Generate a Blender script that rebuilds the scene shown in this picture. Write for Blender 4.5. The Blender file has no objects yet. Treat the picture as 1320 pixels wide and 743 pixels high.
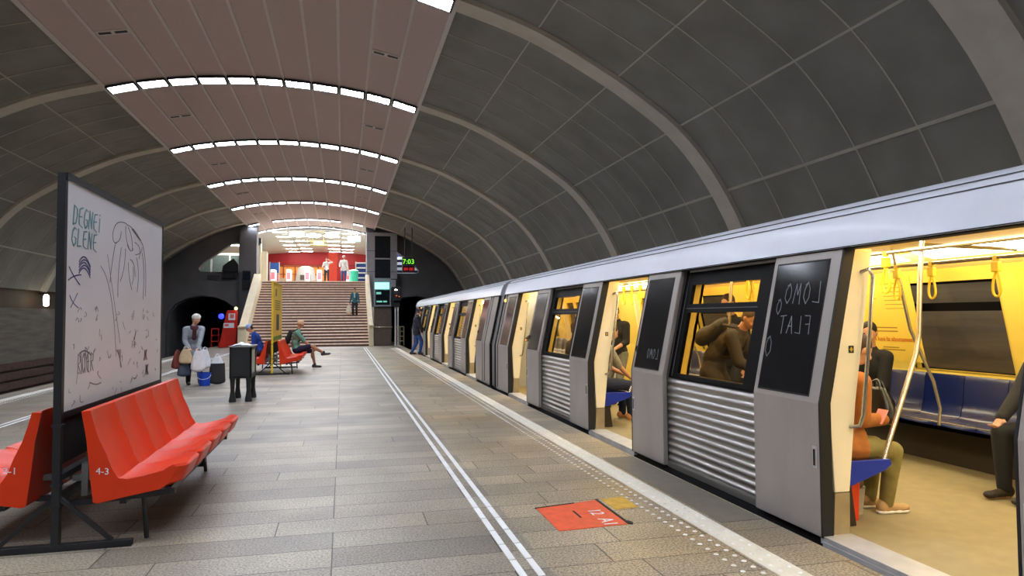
import bpy, bmesh, math, random
from math import sin, cos, pi, radians, sqrt, atan2
from mathutils import Vector, Matrix
random.seed(7)
S = bpy.context.scene
C = S.collection

# ---------------------------------------------------------------- camera, world, exposure
cd = bpy.data.cameras.new('camera'); cam = bpy.data.objects.new('camera', cd); C.objects.link(cam)
cd.sensor_width = 36.0; cd.lens = 890.0/1320*36; cd.clip_start = 0.05; cd.clip_end = 300
RT = Vector((0.97125, -0.23797, -0.0064)); DN = Vector((0.00357, 0.04144, -0.99913)); FW = Vector((0.23803, 0.97039, 0.0411))
m4 = Matrix.Identity(4)
for i in range(3):
    m4[i][0] = RT[i]; m4[i][1] = -DN[i]; m4[i][2] = -FW[i]
m4[0][3], m4[1][3], m4[2][3] = 0, 0, 1.5
cam.matrix_world = m4
S.camera = cam
w = bpy.data.worlds.new('world'); S.world = w; w.use_nodes = True
w.node_tree.nodes['Background'].inputs[0].default_value = (0.5, 0.52, 0.55, 1)
w.node_tree.nodes['Background'].inputs[1].default_value = 0.05
S.view_settings.view_transform = 'Standard'; S.view_settings.look = 'None'
S.view_settings.gamma = 1; S.view_settings.use_curve_mapping = False
S.view_settings.exposure = 0.0
CEIL_E = 58.0       # strip lights of the vault
TRAIN_E = 8.5       # light panels in the cars
HALL_E = 40.0       # lamps of the upper hall
S.cycles.max_bounces = 8; S.cycles.diffuse_bounces = 5; S.cycles.glossy_bounces = 4
S.cycles.transparent_max_bounces = 16; S.cycles.sample_clamp_indirect = 6.0
S.cycles.caustics_reflective = False; S.cycles.caustics_refractive = False
S.cycles.use_denoising = True

# ---------------------------------------------------------------- materials
def s2l(c):
    return tuple(((x/12.92) if x <= 0.04045 else ((x+0.055)/1.055)**2.4) for x in c)
MATS = {}
def mat(name, rgb, rough=0.6, metal=0.0, var=0.12, scale=6.0, emit=0.0, bump=0.0, spec=0.5, coat=0.0, ecol=None, stretch=(1, 1, 1)):
    """rgb in 0..255 sRGB; a noise varies the colour a little"""
    if name in MATS: return MATS[name]
    m = bpy.data.materials.new(name); m.use_nodes = True
    nt = m.node_tree; b = nt.nodes['Principled BSDF']
    c = s2l([v/255 for v in rgb])
    b.inputs['Roughness'].default_value = rough; b.inputs['Metallic'].default_value = metal
    b.inputs['Specular IOR Level'].default_value = spec; b.inputs['Coat Weight'].default_value = coat
    tc = nt.nodes.new('ShaderNodeTexCoord'); mp = nt.nodes.new('ShaderNodeMapping'); mp.inputs['Scale'].default_value = stretch
    nt.links.new(tc.outputs['Object'], mp.inputs[0])
    nz = nt.nodes.new('ShaderNodeTexNoise'); nz.inputs['Scale'].default_value = scale; nz.inputs['Detail'].default_value = 6
    nt.links.new(mp.outputs[0], nz.inputs['Vector'])
    rp = nt.nodes.new('ShaderNodeValToRGB')
    rp.color_ramp.elements[0].position = 0.3; rp.color_ramp.elements[1].position = 0.7
    rp.color_ramp.elements[0].color = (*[x*(1-var) for x in c], 1); rp.color_ramp.elements[1].color = (*[min(1, x*(1+var)) for x in c], 1)
    nt.links.new(nz.outputs['Fac'], rp.inputs['Fac']); nt.links.new(rp.outputs['Color'], b.inputs['Base Color'])
    if bump:
        bp = nt.nodes.new('ShaderNodeBump'); bp.inputs['Strength'].default_value = bump; bp.inputs['Distance'].default_value = 0.02
        nt.links.new(nz.outputs['Fac'], bp.inputs['Height']); nt.links.new(bp.outputs[0], b.inputs['Normal'])
    if emit:
        e = s2l([v/255 for v in (ecol or rgb)])
        b.inputs['Emission Color'].default_value = (*e, 1); b.inputs['Emission Strength'].default_value = emit
    MATS[name] = m
    return m

def glass_mat(name, tint=(255, 255, 255), gloss=0.1, rough=0.03):
    m = bpy.data.materials.new(name); m.use_nodes = True; nt = m.node_tree
    nt.nodes.remove(nt.nodes['Principled BSDF']); out = nt.nodes['Material Output']
    t = nt.nodes.new('ShaderNodeBsdfTransparent'); t.inputs[0].default_value = (*s2l([v/255 for v in tint]), 1)
    g = nt.nodes.new('ShaderNodeBsdfGlossy'); g.inputs['Roughness'].default_value = rough
    mx = nt.nodes.new('ShaderNodeMixShader'); lw = nt.nodes.new('ShaderNodeLayerWeight'); fr = nt.nodes.new('ShaderNodeMath'); fr.operation = 'POWER'; fr.inputs[1].default_value = 4.0
    k = nt.nodes.new('ShaderNodeMath'); k.operation = 'MULTIPLY_ADD'; k.inputs[1].default_value = 0.35; k.inputs[2].default_value = 0.025
    nt.links.new(lw.outputs['Facing'], fr.inputs[0]); nt.links.new(fr.outputs[0], k.inputs[0]); nt.links.new(k.outputs[0], mx.inputs[0]); nt.links.new(t.outputs[0], mx.inputs[1]); nt.links.new(g.outputs[0], mx.inputs[2])
    nt.links.new(mx.outputs[0], out.inputs[0])
    MATS[name] = m
    return m

def granite(name, c1, c2, joint, width, rough, tint=None, speck=0.35):
    """staggered granite slabs: brick pattern along the platform width, speckled, worn"""
    m = bpy.data.materials.new(name); m.use_nodes = True; nt = m.node_tree; b = nt.nodes['Principled BSDF']
    N = nt.nodes.new; Lk = nt.links.new
    tc = N('ShaderNodeTexCoord')
    mp = N('ShaderNodeMapping'); mp.inputs['Location'].default_value = (0.06, 0.13, 0); Lk(tc.outputs['Object'], mp.inputs[0])
    br = N('ShaderNodeTexBrick'); br.inputs['Scale'].default_value = 1.0; br.inputs['Brick Width'].default_value = width
    br.inputs['Row Height'].default_value = 0.345; br.inputs['Mortar Size'].default_value = 0.0045; br.inputs['Mortar Smooth'].default_value = 0.1
    br.offset = 0.37; br.offset_frequency = 5; br.squash = 1.35; br.squash_frequency = 2
    br.inputs['Color1'].default_value = (*s2l([v/255 for v in c1]), 1); br.inputs['Color2'].default_value = (*s2l([v/255 for v in c2]), 1)
    br.inputs['Mortar'].default_value = (*s2l([v/255 for v in joint]), 1)
    Lk(mp.outputs[0], br.inputs['Vector'])
    def noise(sc, det=3):
        n = N('ShaderNodeTexNoise'); n.inputs['Scale'].default_value = sc; n.inputs['Detail'].default_value = det
        Lk(tc.outputs['Object'], n.inputs['Vector']); return n
    def ramp(src, lo, hi, a, bb):
        r = N('ShaderNodeValToRGB'); r.color_ramp.elements[0].position = lo; r.color_ramp.elements[1].position = hi
        r.color_ramp.elements[0].color = (*a, 1); r.color_ramp.elements[1].color = (*bb, 1); Lk(src, r.inputs['Fac']); return r
    def mul(a, bb, f=1.0):
        x = N('ShaderNodeMix'); x.data_type = 'RGBA'; x.blend_type = 'MULTIPLY'; x.inputs[0].default_value = f
        Lk(a, x.inputs[6]); Lk(bb, x.inputs[7]); return x
    sp = noise(70, 3); r1 = ramp(sp.outputs['Fac'], 0.38, 0.6, (1-speck,)*3, (1.15,)*3)
    x1 = mul(br.outputs['Color'], r1.outputs['Color'])
    bl = noise(0.8, 4); r2 = ramp(bl.outputs['Fac'], 0.35, 0.65, (0.72, 0.72, 0.74), (1.12, 1.1, 1.06))
    x2 = mul(x1.outputs[2], r2.outputs['Color'])
    if tint:
        tn = noise(0.55, 3); r3 = ramp(tn.outputs['Fac'], 0.5, 0.68, (1, 1, 1), tint); x2 = mul(x2.outputs[2], r3.outputs['Color'])
    Lk(x2.outputs[2], b.inputs['Base Color'])
    wr = noise(1.7, 4); rr = ramp(wr.outputs['Fac'], 0.3, 0.7, (rough-0.03,)*3, (rough+0.05,)*3); Lk(rr.outputs['Color'], b.inputs['Roughness'])
    bp = N('ShaderNodeBump'); bp.inputs['Strength'].default_value = 0.25; bp.inputs['Distance'].default_value = 0.004; bp.invert = True
    Lk(br.outputs['Fac'], bp.inputs['Height']); Lk(bp.outputs[0], b.inputs['Normal'])
    MATS[name] = m
    return m

M_ = {}
def setup_mats():
    D = dict(
        vault=mat('vault concrete', (136, 134, 126), 0.85, var=0.16, scale=1.1, bump=0.15),
        rib=mat('rib concrete', (204, 196, 180), 0.8, var=0.07, scale=3),
        joint=mat('joint strip', (188, 183, 170), 0.7, var=0.05),
        brown=mat('brown ceiling panel', (200, 179, 174), 0.75, var=0.05, scale=25),
        batten=mat('ceiling batten', (214, 206, 200), 0.6, var=0.04),
        lamp=mat('strip light diffuser', (246, 248, 255), 0.4, emit=CEIL_E*1.08, var=0.0, ecol=(232, 240, 255)),
        lampframe=mat('strip light frame', (60, 62, 66), 0.5),
        dark=mat('dark concrete wall', (112, 112, 114), 0.85, var=0.12, scale=1.2),
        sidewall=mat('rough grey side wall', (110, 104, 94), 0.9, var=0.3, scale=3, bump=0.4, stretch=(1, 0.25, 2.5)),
        woodband=mat('brown wall band', (66, 49, 31), 0.7, var=0.2, scale=2),
        bed=mat('track bed', (52, 46, 42), 0.95, var=0.3, scale=5),
        brickred=mat('dark red brick courses', (84, 62, 54), 0.9, var=0.3, scale=6),
        black=mat('black painted steel', (26, 28, 32), 0.45, var=0.1),
        blackm=mat('black rubber', (18, 18, 19), 0.6),
        red=mat('orange red plastic', (222, 58, 18), 0.36, var=0.05, spec=0.35),
        board=mat('white board', (226, 227, 234), 0.35, var=0.02, scale=3),
        ink_teal=mat('teal marker', (112, 166, 174), 0.6), ink_black=mat('black marker', (92, 92, 106), 0.6), ink_blue=mat('blue marker', (70, 80, 140), 0.6),
        ink_faint=mat('faint marker', (150, 150, 160), 0.6),
        white=mat('white paint', (236, 238, 240), 0.5, var=0.04), offwhite=mat('off white strip', (224, 220, 206), 0.55, var=0.06, scale=9),
        stud=mat('steel stud', (235, 235, 232), 0.35, metal=0.2),
        roof=mat('car roof white', (222, 225, 234), 0.38, var=0.02, coat=0.1),
        steel=mat('car grey paint', (170, 163, 156), 0.42, metal=0.3, var=0.07, scale=4, stretch=(1, 1, 0.4)),
        corr=mat('corrugated steel', (168, 164, 158), 0.34, metal=0.8, var=0.05, scale=3),
        alu=mat('aluminium sill', (205, 205, 206), 0.4, metal=0.4),
        chrome=mat('brushed steel tube', (200, 192, 175), 0.25, metal=0.85),
        cream=mat('cream panel', (250, 236, 200), 0.45, var=0.03),
        yellow=mat('yellow lining', (247, 216, 96), 0.45, var=0.03), yellowdk=mat('yellow grab', (244, 206, 40), 0.4),
        carfloor=mat('tan car floor', (154, 140, 104), 0.55, var=0.08, scale=8),
        blue=mat('blue seat', (13, 28, 84), 0.25, var=0.08, coat=0.4), bluedk=mat('blue seat trim', (12, 26, 80), 0.4),
        carlamp=mat('car light panel', (255, 246, 214), 0.4, emit=TRAIN_E, var=0.0),
        darkglass=mat('dark tinted glass', (28, 28, 31), 0.12, var=0.1, spec=0.6),
        scratch=mat('pale scratches', (122, 126, 130), 0.6),
        stair=mat('brown stone tread', (112, 82, 72), 0.6, var=0.12, scale=7), nosing=mat('worn step nosing', (238, 212, 188), 0.5, var=0.16),
        stone=mat('cream stone', (226, 212, 178), 0.5, var=0.06, scale=2), grey=mat('grey cladding', (186, 189, 198), 0.5, var=0.06),
        tglass=mat('black glass panel', (38, 44, 54), 0.15), bronze=mat('bronze cladding', (104, 92, 84), 0.3, metal=0.5, var=0.12),
        hallwhite=mat('hall white', (222, 222, 216), 0.7, var=0.03), hallred=mat('hall red', (176, 26, 40), 0.5, var=0.05),
        halllamp=mat('hall lamp', (255, 250, 236), 0.4, emit=HALL_E, var=0), warmlamp=mat('warm lantern', (255, 226, 150), 0.4, emit=4, var=0),
        greenlamp=mat('green lit sign', (130, 250, 220), 0.4, emit=2.4, var=0), shop=mat('lit shop window', (236, 150, 70), 0.5, emit=0.35, var=0.25, scale=2),
        orange=mat('orange panel', (232, 96, 40), 0.5), skin=mat('skin', (206, 152, 122), 0.55, var=0.05), skin2=mat('tanned skin', (186, 130, 100), 0.55, var=0.05),
        orangefloor=mat('orange floor paint', (232, 92, 52), 0.5, var=0.12, scale=12), ochre=mat('ochre worn paint', (208, 164, 60), 0.55, var=0.2, scale=10),
        green_led=mat('green digits', (120, 235, 50), 0.5, emit=1.3, var=0), red_led=mat('red digits', (220, 30, 40), 0.5, emit=0.9, var=0),
        bluelamp=mat('blue lamp', (40, 50, 255), 0.5, emit=4, var=0), walllamp=mat('wall lamp glow', (255, 244, 214), 0.5, emit=9, var=0),
        posteryellow=mat('yellow poster', (244, 206, 76), 0.5, var=0.08, scale=5), screen=mat('dark screen', (18, 26, 30), 0.12),
    )
    M_.update(D)
    M_['glass'] = glass_mat('window glass', (238, 232, 220))
    M_['floor'] = granite('platform granite', (172, 162, 145), (140, 132, 120), (66, 60, 54), 1.05, 0.42, tint=(1.0, 0.94, 0.84), speck=.5)
    M_['edge'] = granite('platform edge granite', (192, 177, 152), (166, 154, 134), (72, 62, 52), 0.62, 0.4, tint=(1.0, 0.86, 0.6), speck=0.6)
setup_mats()

# ---------------------------------------------------------------- mesh helpers
def wloc(o):
    v = Vector((0, 0, 0))
    while o is not None:
        v += o.location; o = o.parent
    return v
class MB:
    def __init__(s): s.v = []; s.f = []
    def add(s, vs, fs):
        n = len(s.v); s.v += [tuple(p) for p in vs]; s.f += [tuple(i+n for i in f) for f in fs]; return s
    def hexa(s, p):   # 8 points, bottom 4 then top 4
        return s.add(p, [(3, 2, 1, 0), (4, 5, 6, 7), (0, 1, 5, 4), (1, 2, 6, 5), (2, 3, 7, 6), (3, 0, 4, 7)])
    def box(s, x0, x1, y0, y1, z0, z1):
        return s.hexa([(x0, y0, z0), (x1, y0, z0), (x1, y1, z0), (x0, y1, z0), (x0, y0, z1), (x1, y0, z1), (x1, y1, z1), (x0, y1, z1)])
    def bar(s, a, b, w=0.03, h=None, up=(0, 0, 1)):   # rectangular bar between two points
        h = h or w; a = Vector(a); b = Vector(b); d = (b-a).normalized(); u = Vector(up)
        if abs(d.dot(u)) > 0.95: u = Vector((0, 1, 0))
        r = d.cross(u).normalized(); u = r.cross(d).normalized()
        q = lambda c: [c-r*w/2-u*h/2, c+r*w/2-u*h/2, c+r*w/2+u*h/2, c-r*w/2+u*h/2]
        return s.hexa(q(a)+q(b))
    def prism(s, poly, axis, a, b):
        def P(p, t): return {'x': (t, p[0], p[1]), 'y': (p[0], t, p[1]), 'z': (p[0], p[1], t)}[axis]
        n = len(poly)
        return s.add([P(p, a) for p in poly]+[P(p, b) for p in poly],
                     [tuple(range(n-1, -1, -1)), tuple(range(n, 2*n))]+[(i, (i+1) % n, n+(i+1) % n, n+i) for i in range(n)])
    def tube(s, pts, r, n=8, closed=False):
        pts = [Vector(p) for p in pts]; k = len(pts); rr = r if isinstance(r, (list, tuple)) else [r]*k
        vs = []; fs = []; prev = None
        for i, p in enumerate(pts):
            if closed: d = pts[(i+1) % k]-pts[i-1]
            else: d = pts[min(i+1, k-1)]-pts[max(i-1, 0)]
            d.normalize()
            if prev is None:
                u = Vector((0, 0, 1)) if abs(d.z) < 0.9 else Vector((1, 0, 0))
                u = (u-d*u.dot(d)).normalized()
            else:
                u = (prev-d*prev.dot(d)); u = u.normalized() if u.length > 1e-6 else prev
            prev = u; v = d.cross(u)
            for j in range(n):
                a = 2*pi*j/n; vs.append(p+(u*cos(a)+v*sin(a))*rr[i])
        m = k if closed else k-1
        for i in range(m):
            for j in range(n):
                a = i*n+j; b = i*n+(j+1) % n; i2 = ((i+1) % k)*n
                fs.append((a, b, i2+(j+1) % n, i2+j))
        if not closed:
            fs.append(tuple(range(n-1, -1, -1))); fs.append(tuple((k-1)*n+j for j in range(n)))
        return s.add(vs, fs)
    def lathe(s, prof, c=(0, 0, 0), n=20):
        vs = []; fs = []; k = len(prof)
        for (r, z) in prof:
            for j in range(n):
                a = 2*pi*j/n; vs.append((c[0]+r*cos(a), c[1]+r*sin(a), c[2]+z))
        for i in range(k-1):
            for j in range(n):
                fs.append((i*n+j, i*n+(j+1) % n, (i+1)*n+(j+1) % n, (i+1)*n+j))
        fs.append(tuple(range(n-1, -1, -1))); fs.append(tuple((k-1)*n+j for j in range(n)))
        return s.add(vs, fs)
    def ell(s, c, r, ax=None, nu=14, nv=9):
        c = Vector(c); r = (r, r, r) if not isinstance(r, (tuple, list)) else r
        ax = ax or (Vector((1, 0, 0)), Vector((0, 1, 0)), Vector((0, 0, 1)))
        vs = []; fs = []
        for i in range(1, nv):
            t = pi*i/nv
            for j in range(nu):
                a = 2*pi*j/nu
                vs.append(c+ax[0]*(r[0]*sin(t)*cos(a))+ax[1]*(r[1]*sin(t)*sin(a))+ax[2]*(r[2]*cos(t)))
        for i in range(nv-2):
            for j in range(nu):
                fs.append((i*nu+j, (i+1)*nu+j, (i+1)*nu+(j+1) % nu, i*nu+(j+1) % nu))
        top = len(vs); vs.append(c+ax[2]*r[2]); bot = len(vs); vs.append(c-ax[2]*r[2])
        for j in range(nu):
            fs.append((top, j, (j+1) % nu)); q = (nv-2)*nu; fs.append((bot, q+(j+1) % nu, q+j))
        return s.add(vs, fs)
    def cap(s, a, ra, b, rb, n=12):   # tapered capsule
        a = Vector(a); b = Vector(b); d = b-a; L = d.length
        if L < 1e-5: return s.ell(a, max(ra, rb))
        d = d/L; pts = []; rs = []
        for t in (-1, -0.92, -0.7, -0.38): pts.append(a+d*ra*t); rs.append(max(ra*sqrt(max(0, 1-t*t)), ra*0.08))
        pts.append(a); rs.append(ra); pts.append(b); rs.append(rb)
        for t in (0.38, 0.7, 0.92, 1): pts.append(b+d*rb*t); rs.append(max(rb*sqrt(max(0, 1-t*t)), rb*0.08))
        return s.tube(pts, rs, n)
    def ribbon(s, pts, w, nrm, th=0.0012):   # painted stroke lying on a surface
        nrm = Vector(nrm).normalized(); pts = [Vector(p) for p in pts]
        for a, b in zip(pts[:-1], pts[1:]):
            d = b-a
            if d.length < 1e-6: continue
            d.normalize(); r = d.cross(nrm)*w/2; a2 = a-d*w*0.3; b2 = b+d*w*0.3
            s.hexa([a2-r, b2-r, b2+r, a2+r, a2-r+nrm*th, b2-r+nrm*th, b2+r+nrm*th, a2+r+nrm*th])
        return s
    def sheet(s, fn, nu, nv):
        vs = [fn(i/nu, j/nv) for j in range(nv+1) for i in range(nu+1)]
        fs = [(j*(nu+1)+i, j*(nu+1)+i+1, (j+1)*(nu+1)+i+1, (j+1)*(nu+1)+i) for j in range(nv) for i in range(nu)]
        return s.add(vs, fs)
    def build(s, name, m, parent=None, bevel=0.0, smooth=False, solid=0.0, ang=40, subsurf=0, fix=True):
        me = bpy.data.meshes.new(name); off = wloc(parent) if parent else Vector((0, 0, 0))
        me.from_pydata([(p[0]-off.x, p[1]-off.y, p[2]-off.z) for p in s.v], [], s.f)
        if fix:
            bm = bmesh.new(); bm.from_mesh(me); bmesh.ops.recalc_face_normals(bm, faces=bm.faces); bm.to_mesh(me); bm.free()
        me.materials.append(M_[m] if isinstance(m, str) else m)
        if smooth:
            me.polygons.foreach_set('use_smooth', [True]*len(me.polygons)); me.set_sharp_from_angle(angle=radians(ang))
        o = bpy.data.objects.new(name, me); C.objects.link(o)
        if parent: o.parent = parent
        if solid:
            k = o.modifiers.new('solid', 'SOLIDIFY'); k.thickness = solid; k.offset = 0
        if bevel:
            k = o.modifiers.new('bevel', 'BEVEL'); k.width = bevel; k.segments = 2; k.limit_method = 'ANGLE'; k.angle_limit = radians(40)
        if subsurf:
            k = o.modifiers.new('sub', 'SUBSURF'); k.levels = subsurf; k.render_levels = subsurf
        return o

def tag(o, label=None, cat=None, group=None, kind=None):
    if label: o['label'] = label
    if cat: o['category'] = cat
    if group: o['group'] = group
    if kind: o['kind'] = kind
    return o
def thing(name, label, cat, loc=(0, 0, 0), rotz=0.0, group=None):
    o = bpy.data.objects.new(name, None); C.objects.link(o); o.location = loc; o.rotation_euler = (0, 0, rotz)
    o.empty_display_size = 0.1
    return tag(o, label, cat, group)
def struct(o): o['kind'] = 'structure'; return o
KIDS = {}
def dup(root, loc, rotz=0.0, label=None, group=None):
    def cp(o, par):
        c = o.copy(); C.objects.link(c)
        if par: c.parent = par
        for ch in [x for x in o.children]: cp(ch, c)
        return c
    r = cp(root, None); r.location = loc; r.rotation_euler = (0, 0, rotz)
    if label: r['label'] = label
    if group: r['group'] = group
    return r
def text_mb(mb, txt, size, org, u, v, th=0.002, align='LEFT'):
    cu = bpy.data.curves.new('t', 'FONT'); cu.body = txt; cu.size = size; cu.align_x = align; cu.resolution_u = 2; cu.extrude = th/2
    ob = bpy.data.objects.new('t', cu); C.objects.link(ob)
    dg = bpy.context.evaluated_depsgraph_get(); me = bpy.data.meshes.new_from_object(ob.evaluated_get(dg))
    u = Vector(u).normalized(); v = Vector(v).normalized(); n = u.cross(v); org = Vector(org)
    mb.add([org+u*p.co.x+v*p.co.y+n*(p.co.z+th/2) for p in me.vertices], [tuple(f.vertices) for f in me.polygons])
    bpy.data.objects.remove(ob); bpy.data.curves.remove(cu); bpy.data.meshes.remove(me)
    return mb
def poly_holes(outer, holes, axis, a, b):
    """flat polygon with holes, extruded from a to b along an axis"""
    cu = bpy.data.curves.new('p', 'CURVE'); cu.dimensions = '2D'; cu.fill_mode = 'BOTH'
    for L in [outer]+holes:
        sp = cu.splines.new('POLY'); sp.points.add(len(L)-1)
        for q, p in zip(sp.points, L): q.co = (p[0], p[1], 0, 1)
        sp.use_cyclic_u = True
    cu.extrude = (b-a)/2
    ob = bpy.data.objects.new('p', cu); C.objects.link(ob)
    dg = bpy.context.evaluated_depsgraph_get(); me = bpy.data.meshes.new_from_object(ob.evaluated_get(dg))
    mid = (a+b)/2; mb = MB()
    def P(c): return {'x': (mid+c.z, c.x, c.y), 'y': (c.x, mid+c.z, c.y), 'z': (c.x, c.y, mid+c.z)}[axis]
    mb.add([P(p.co) for p in me.vertices], [tuple(f.vertices) for f in me.polygons])
    bpy.data.objects.remove(ob); bpy.data.curves.remove(cu); bpy.data.meshes.remove(me)
    return mb
ORD = ['first', 'second', 'third', 'fourth', 'fifth', 'sixth', 'seventh', 'eighth', 'ninth', 'tenth', 'eleventh', 'twelfth']

# ================================================================ THE HALL: vault, floor, walls
XC = -1.8
PROF = [(0, 7.64), (1.5, 7.56), (2.7, 7.39), (3.75, 7.13), (5.2, 6.68), (6.62, 5.97), (7.3, 5.55), (7.95, 5.08), (8.5, 4.5), (8.92, 3.9), (9.2, 3.4), (9.45, 2.85), (9.55, 2.6)]
def arcz(d):
    d = abs(d)
    for (a, za), (b, zb), k in zip(PROF[:-1], PROF[1:], range(99)):
        if d <= b:
            # Catmull-Rom
            p0 = PROF[k-1] if k > 0 else (-PROF[1][0], PROF[1][1]); p3 = PROF[k+2] if k+2 < len(PROF) else (2*b-a, 2*zb-za)
            t = (d-a)/(b-a); m1 = (zb-p0[1])/(b-p0[0])*(b-a); m2 = (p3[1]-za)/(p3[0]-a)*(b-a)
            t2 = t*t; t3 = t2*t
            return (2*t3-3*t2+1)*za+(t3-2*t2+t)*m1+(-2*t3+3*t2)*zb+(t3-t2)*m2
    return PROF[-1][1]
def samp(d0, d1, n=24): return [d0+(d1-d0)*i/n for i in range(n+1)]
YB, YE = -16.0, 44.2
RIBS = [18.1+6.15*k for k in range(-5, 5)]          # concrete ribs every 6.15 m
STRIPS = [18.15+6.3*k for k in range(-5, 5)]
DS = [-9.55, -9.35]+samp(-9.2, -3.75, 26)+samp(-3.6, 3.6, 16)+samp(3.75, 9.2, 26)+[9.35, 9.55]
def arcsweep(y0, y1, ds, off_in, off_out):
    """solid band following the vault between two depths under it"""
    mb = MB(); n = len(ds); pts = []
    for d in ds:
        e = 0.02; zn = arcz(d); tx = 2*e; tz = arcz(d+e)-arcz(d-e) if abs(d) < 9.5 else (-0.09 if d > 0 else 0.09)
        L = sqrt(tx*tx+tz*tz); nx, nz = tz/L, -tx/L       # points down and inwards
        pts.append(((XC+d+nx*off_in, zn+nz*off_in), (XC+d+nx*off_out, zn+nz*off_out)))
    vs = []
    for (a, b) in pts: vs += [(a[0], y0, a[1]), (b[0], y0, b[1]), (a[0], y1, a[1]), (b[0], y1, b[1])]
    fs = []
    for i in range(n-1):
        q = 4*i; r = q+4
        fs += [(q, q+2, r+2, r), (q+1, r+1, r+3, q+3), (q, r, r+1, q+1), (q+2, q+3, r+3, r+2)]
    fs += [(0, 1, 3, 2), (4*n-4, 4*n-2, 4*n-1, 4*n-3)]
    return mb.add(vs, fs)
struct(arcsweep(YB, YE, DS, 0.0, -0.3).build('ceiling', 'vault', smooth=True, ang=60))
for y in RIBS:
    hw = 0.23 if y > 10 else 0.3
    struct(arcsweep(y-hw, y+hw, [d for d in DS if d <= -3.75], 0.09, 0.0).build('ceiling_rib', 'rib', smooth=True))
    struct(arcsweep(y-hw, y+hw, [d for d in DS if d >= 3.75], 0.09, 0.0).build('ceiling_rib', 'rib', smooth=True))
# joints between the vault panels
tn = 0
for side in (-1, 1):
    lo = [d for d in DS if d*side >= 3.75]
    for y0, y1 in zip(RIBS[:-1], RIBS[1:]):
        mb = MB()
        for k in range(1, 5):
            yy = y0+0.3+(y1-y0-0.6)*k/5*1.0+0.02
            j = arcsweep(yy-0.012, yy+0.012, lo, 0.012, 0.0); mb.add(j.v, j.f)
        tn += 1; struct(mb.build('trim_%d' % tn, 'joint', smooth=True))
    for d in (5.2, 6.72, 7.96, 8.93):
        mb = arcsweep(YB, YE, [side*d-0.013, side*d, side*d+0.013], 0.014, 0.0)
        tn += 1; struct(mb.build('trim_%d' % tn, 'joint'))
# brown middle of the ceiling
struct(arcsweep(YB, 47.6, samp(-3.75, 3.75, 22), 0.12, 0.06).build('ceiling_panelling', 'brown', smooth=True))
for k in range(12):
    d = -3.75+7.5*k/11
    wd = 0.03 if 0 < k < 11 else 0.045
    tn += 1; struct(arcsweep(YB, 47.6, [d-wd, d+wd], 0.15, 0.115).build('trim_%d' % tn, 'batten'))
# floor: platform slab with granite top
struct(MB().box(-6.62, 1.2, YB, YE, -0.25, 0).build('floor', 'floor'))
struct(MB().box(1.2, 3.02, YB, YE, -0.25, 0).build('floor', 'edge'))
struct(MB().box(-6.55, 2.95, YB, YE, -1.25, -0.25).build('wall_plinth', 'dark'))
struct(MB().box(-11.6, 8.2, YB, 58, -1.45, -1.25).build('floor_trackbed', 'bed'))
for sx in (-1, 1):
    nm = 'left' if sx < 0 else 'right'; x = XC+sx*9.55
    struct(MB().box(min(x-0.35, x+0.35), max(x-0.35, x+0.35), YB, YE, -1.25, 1.9).build('wall_'+nm, 'sidewall' if sx < 0 else mat('side wall with painted light', (176, 162, 134), .9, var=.3, scale=3, bump=.4, stretch=(1, .25, 2.5))))  # right wall: paler copy of the left material, train window light put into its colour
    struct(MB().box(min(x+sx*.12, x+sx*.42), max(x+sx*.12, x+sx*.42), YB, YE, 1.9, 2.75).build('wall_'+nm, 'woodband'))
    for k in range(4):
        z = -1.2+k*0.33
        struct(MB().box(min(x-sx*.37, x-sx*.46), max(x-sx*.37, x-sx*.46), YB, YE, z, z+0.24).build('baseboard_'+nm, 'brickred'))
struct(MB().box(-12, 8.5, YB-0.3, YB, -1.3, 8).build('wall_front', 'dark'))
# end wall: left piece and right piece with track tunnels and crescent windows to the upper hall
def vault_pts(d0, d1, n=16): return [(XC+d, arcz(d)+0.05) for d in samp(d0, d1, n)]
PX0, PX1 = -5.0, 1.4
def mir(L, s): return [(XC+s*(p[0]-XC), p[1]) for p in L]
arch = [(-10.05, -1.24), (-10.05, 1.3), (-9.9, 1.85), (-9.55, 2.35), (-8.9, 2.7), (-8.1, 2.86), (-7.3, 2.75), (-6.7, 2.48), (-6.3, 2.15), (-6.1, 1.8), (-6.1, -1.24)]
lune = [(-8.3, 4.48), (-8.24, 4.32), (-8.1, 4.26), (-6.05, 4.26), (-6.05, 5.98), (-6.2, 6.04), (-6.45, 5.98), (-6.85, 5.7), (-7.4, 5.27), (-8.0, 4.83)]
outerL = [(-11.4, -1.25), (-11.4, 2.6)]+vault_pts(-9.5, PX0-XC)+[(PX0, -1.25)]
for s, nm in ((1, 'left'), (-1, 'right')):
    struct(poly_holes(mir(outerL, s), [mir(arch, s), mir(lune, s)], 'y', 44.0, 44.5).build('wall_back_'+nm, 'dark'))
    tun = [(p[0], p[1]) for p in arch]
    mb = MB(); q = mir(tun, s); n = len(q)
    mb.add([(p[0], 44.5, p[1]) for p in q]+[(p[0], 57, p[1]) for p in q], [(i, i+1, n+i+1, n+i) for i in range(n-1)]+[tuple(range(n, 2*n))])
    struct(mb.build('wall_tunnel_'+nm, 'dark', solid=0.1))
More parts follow.
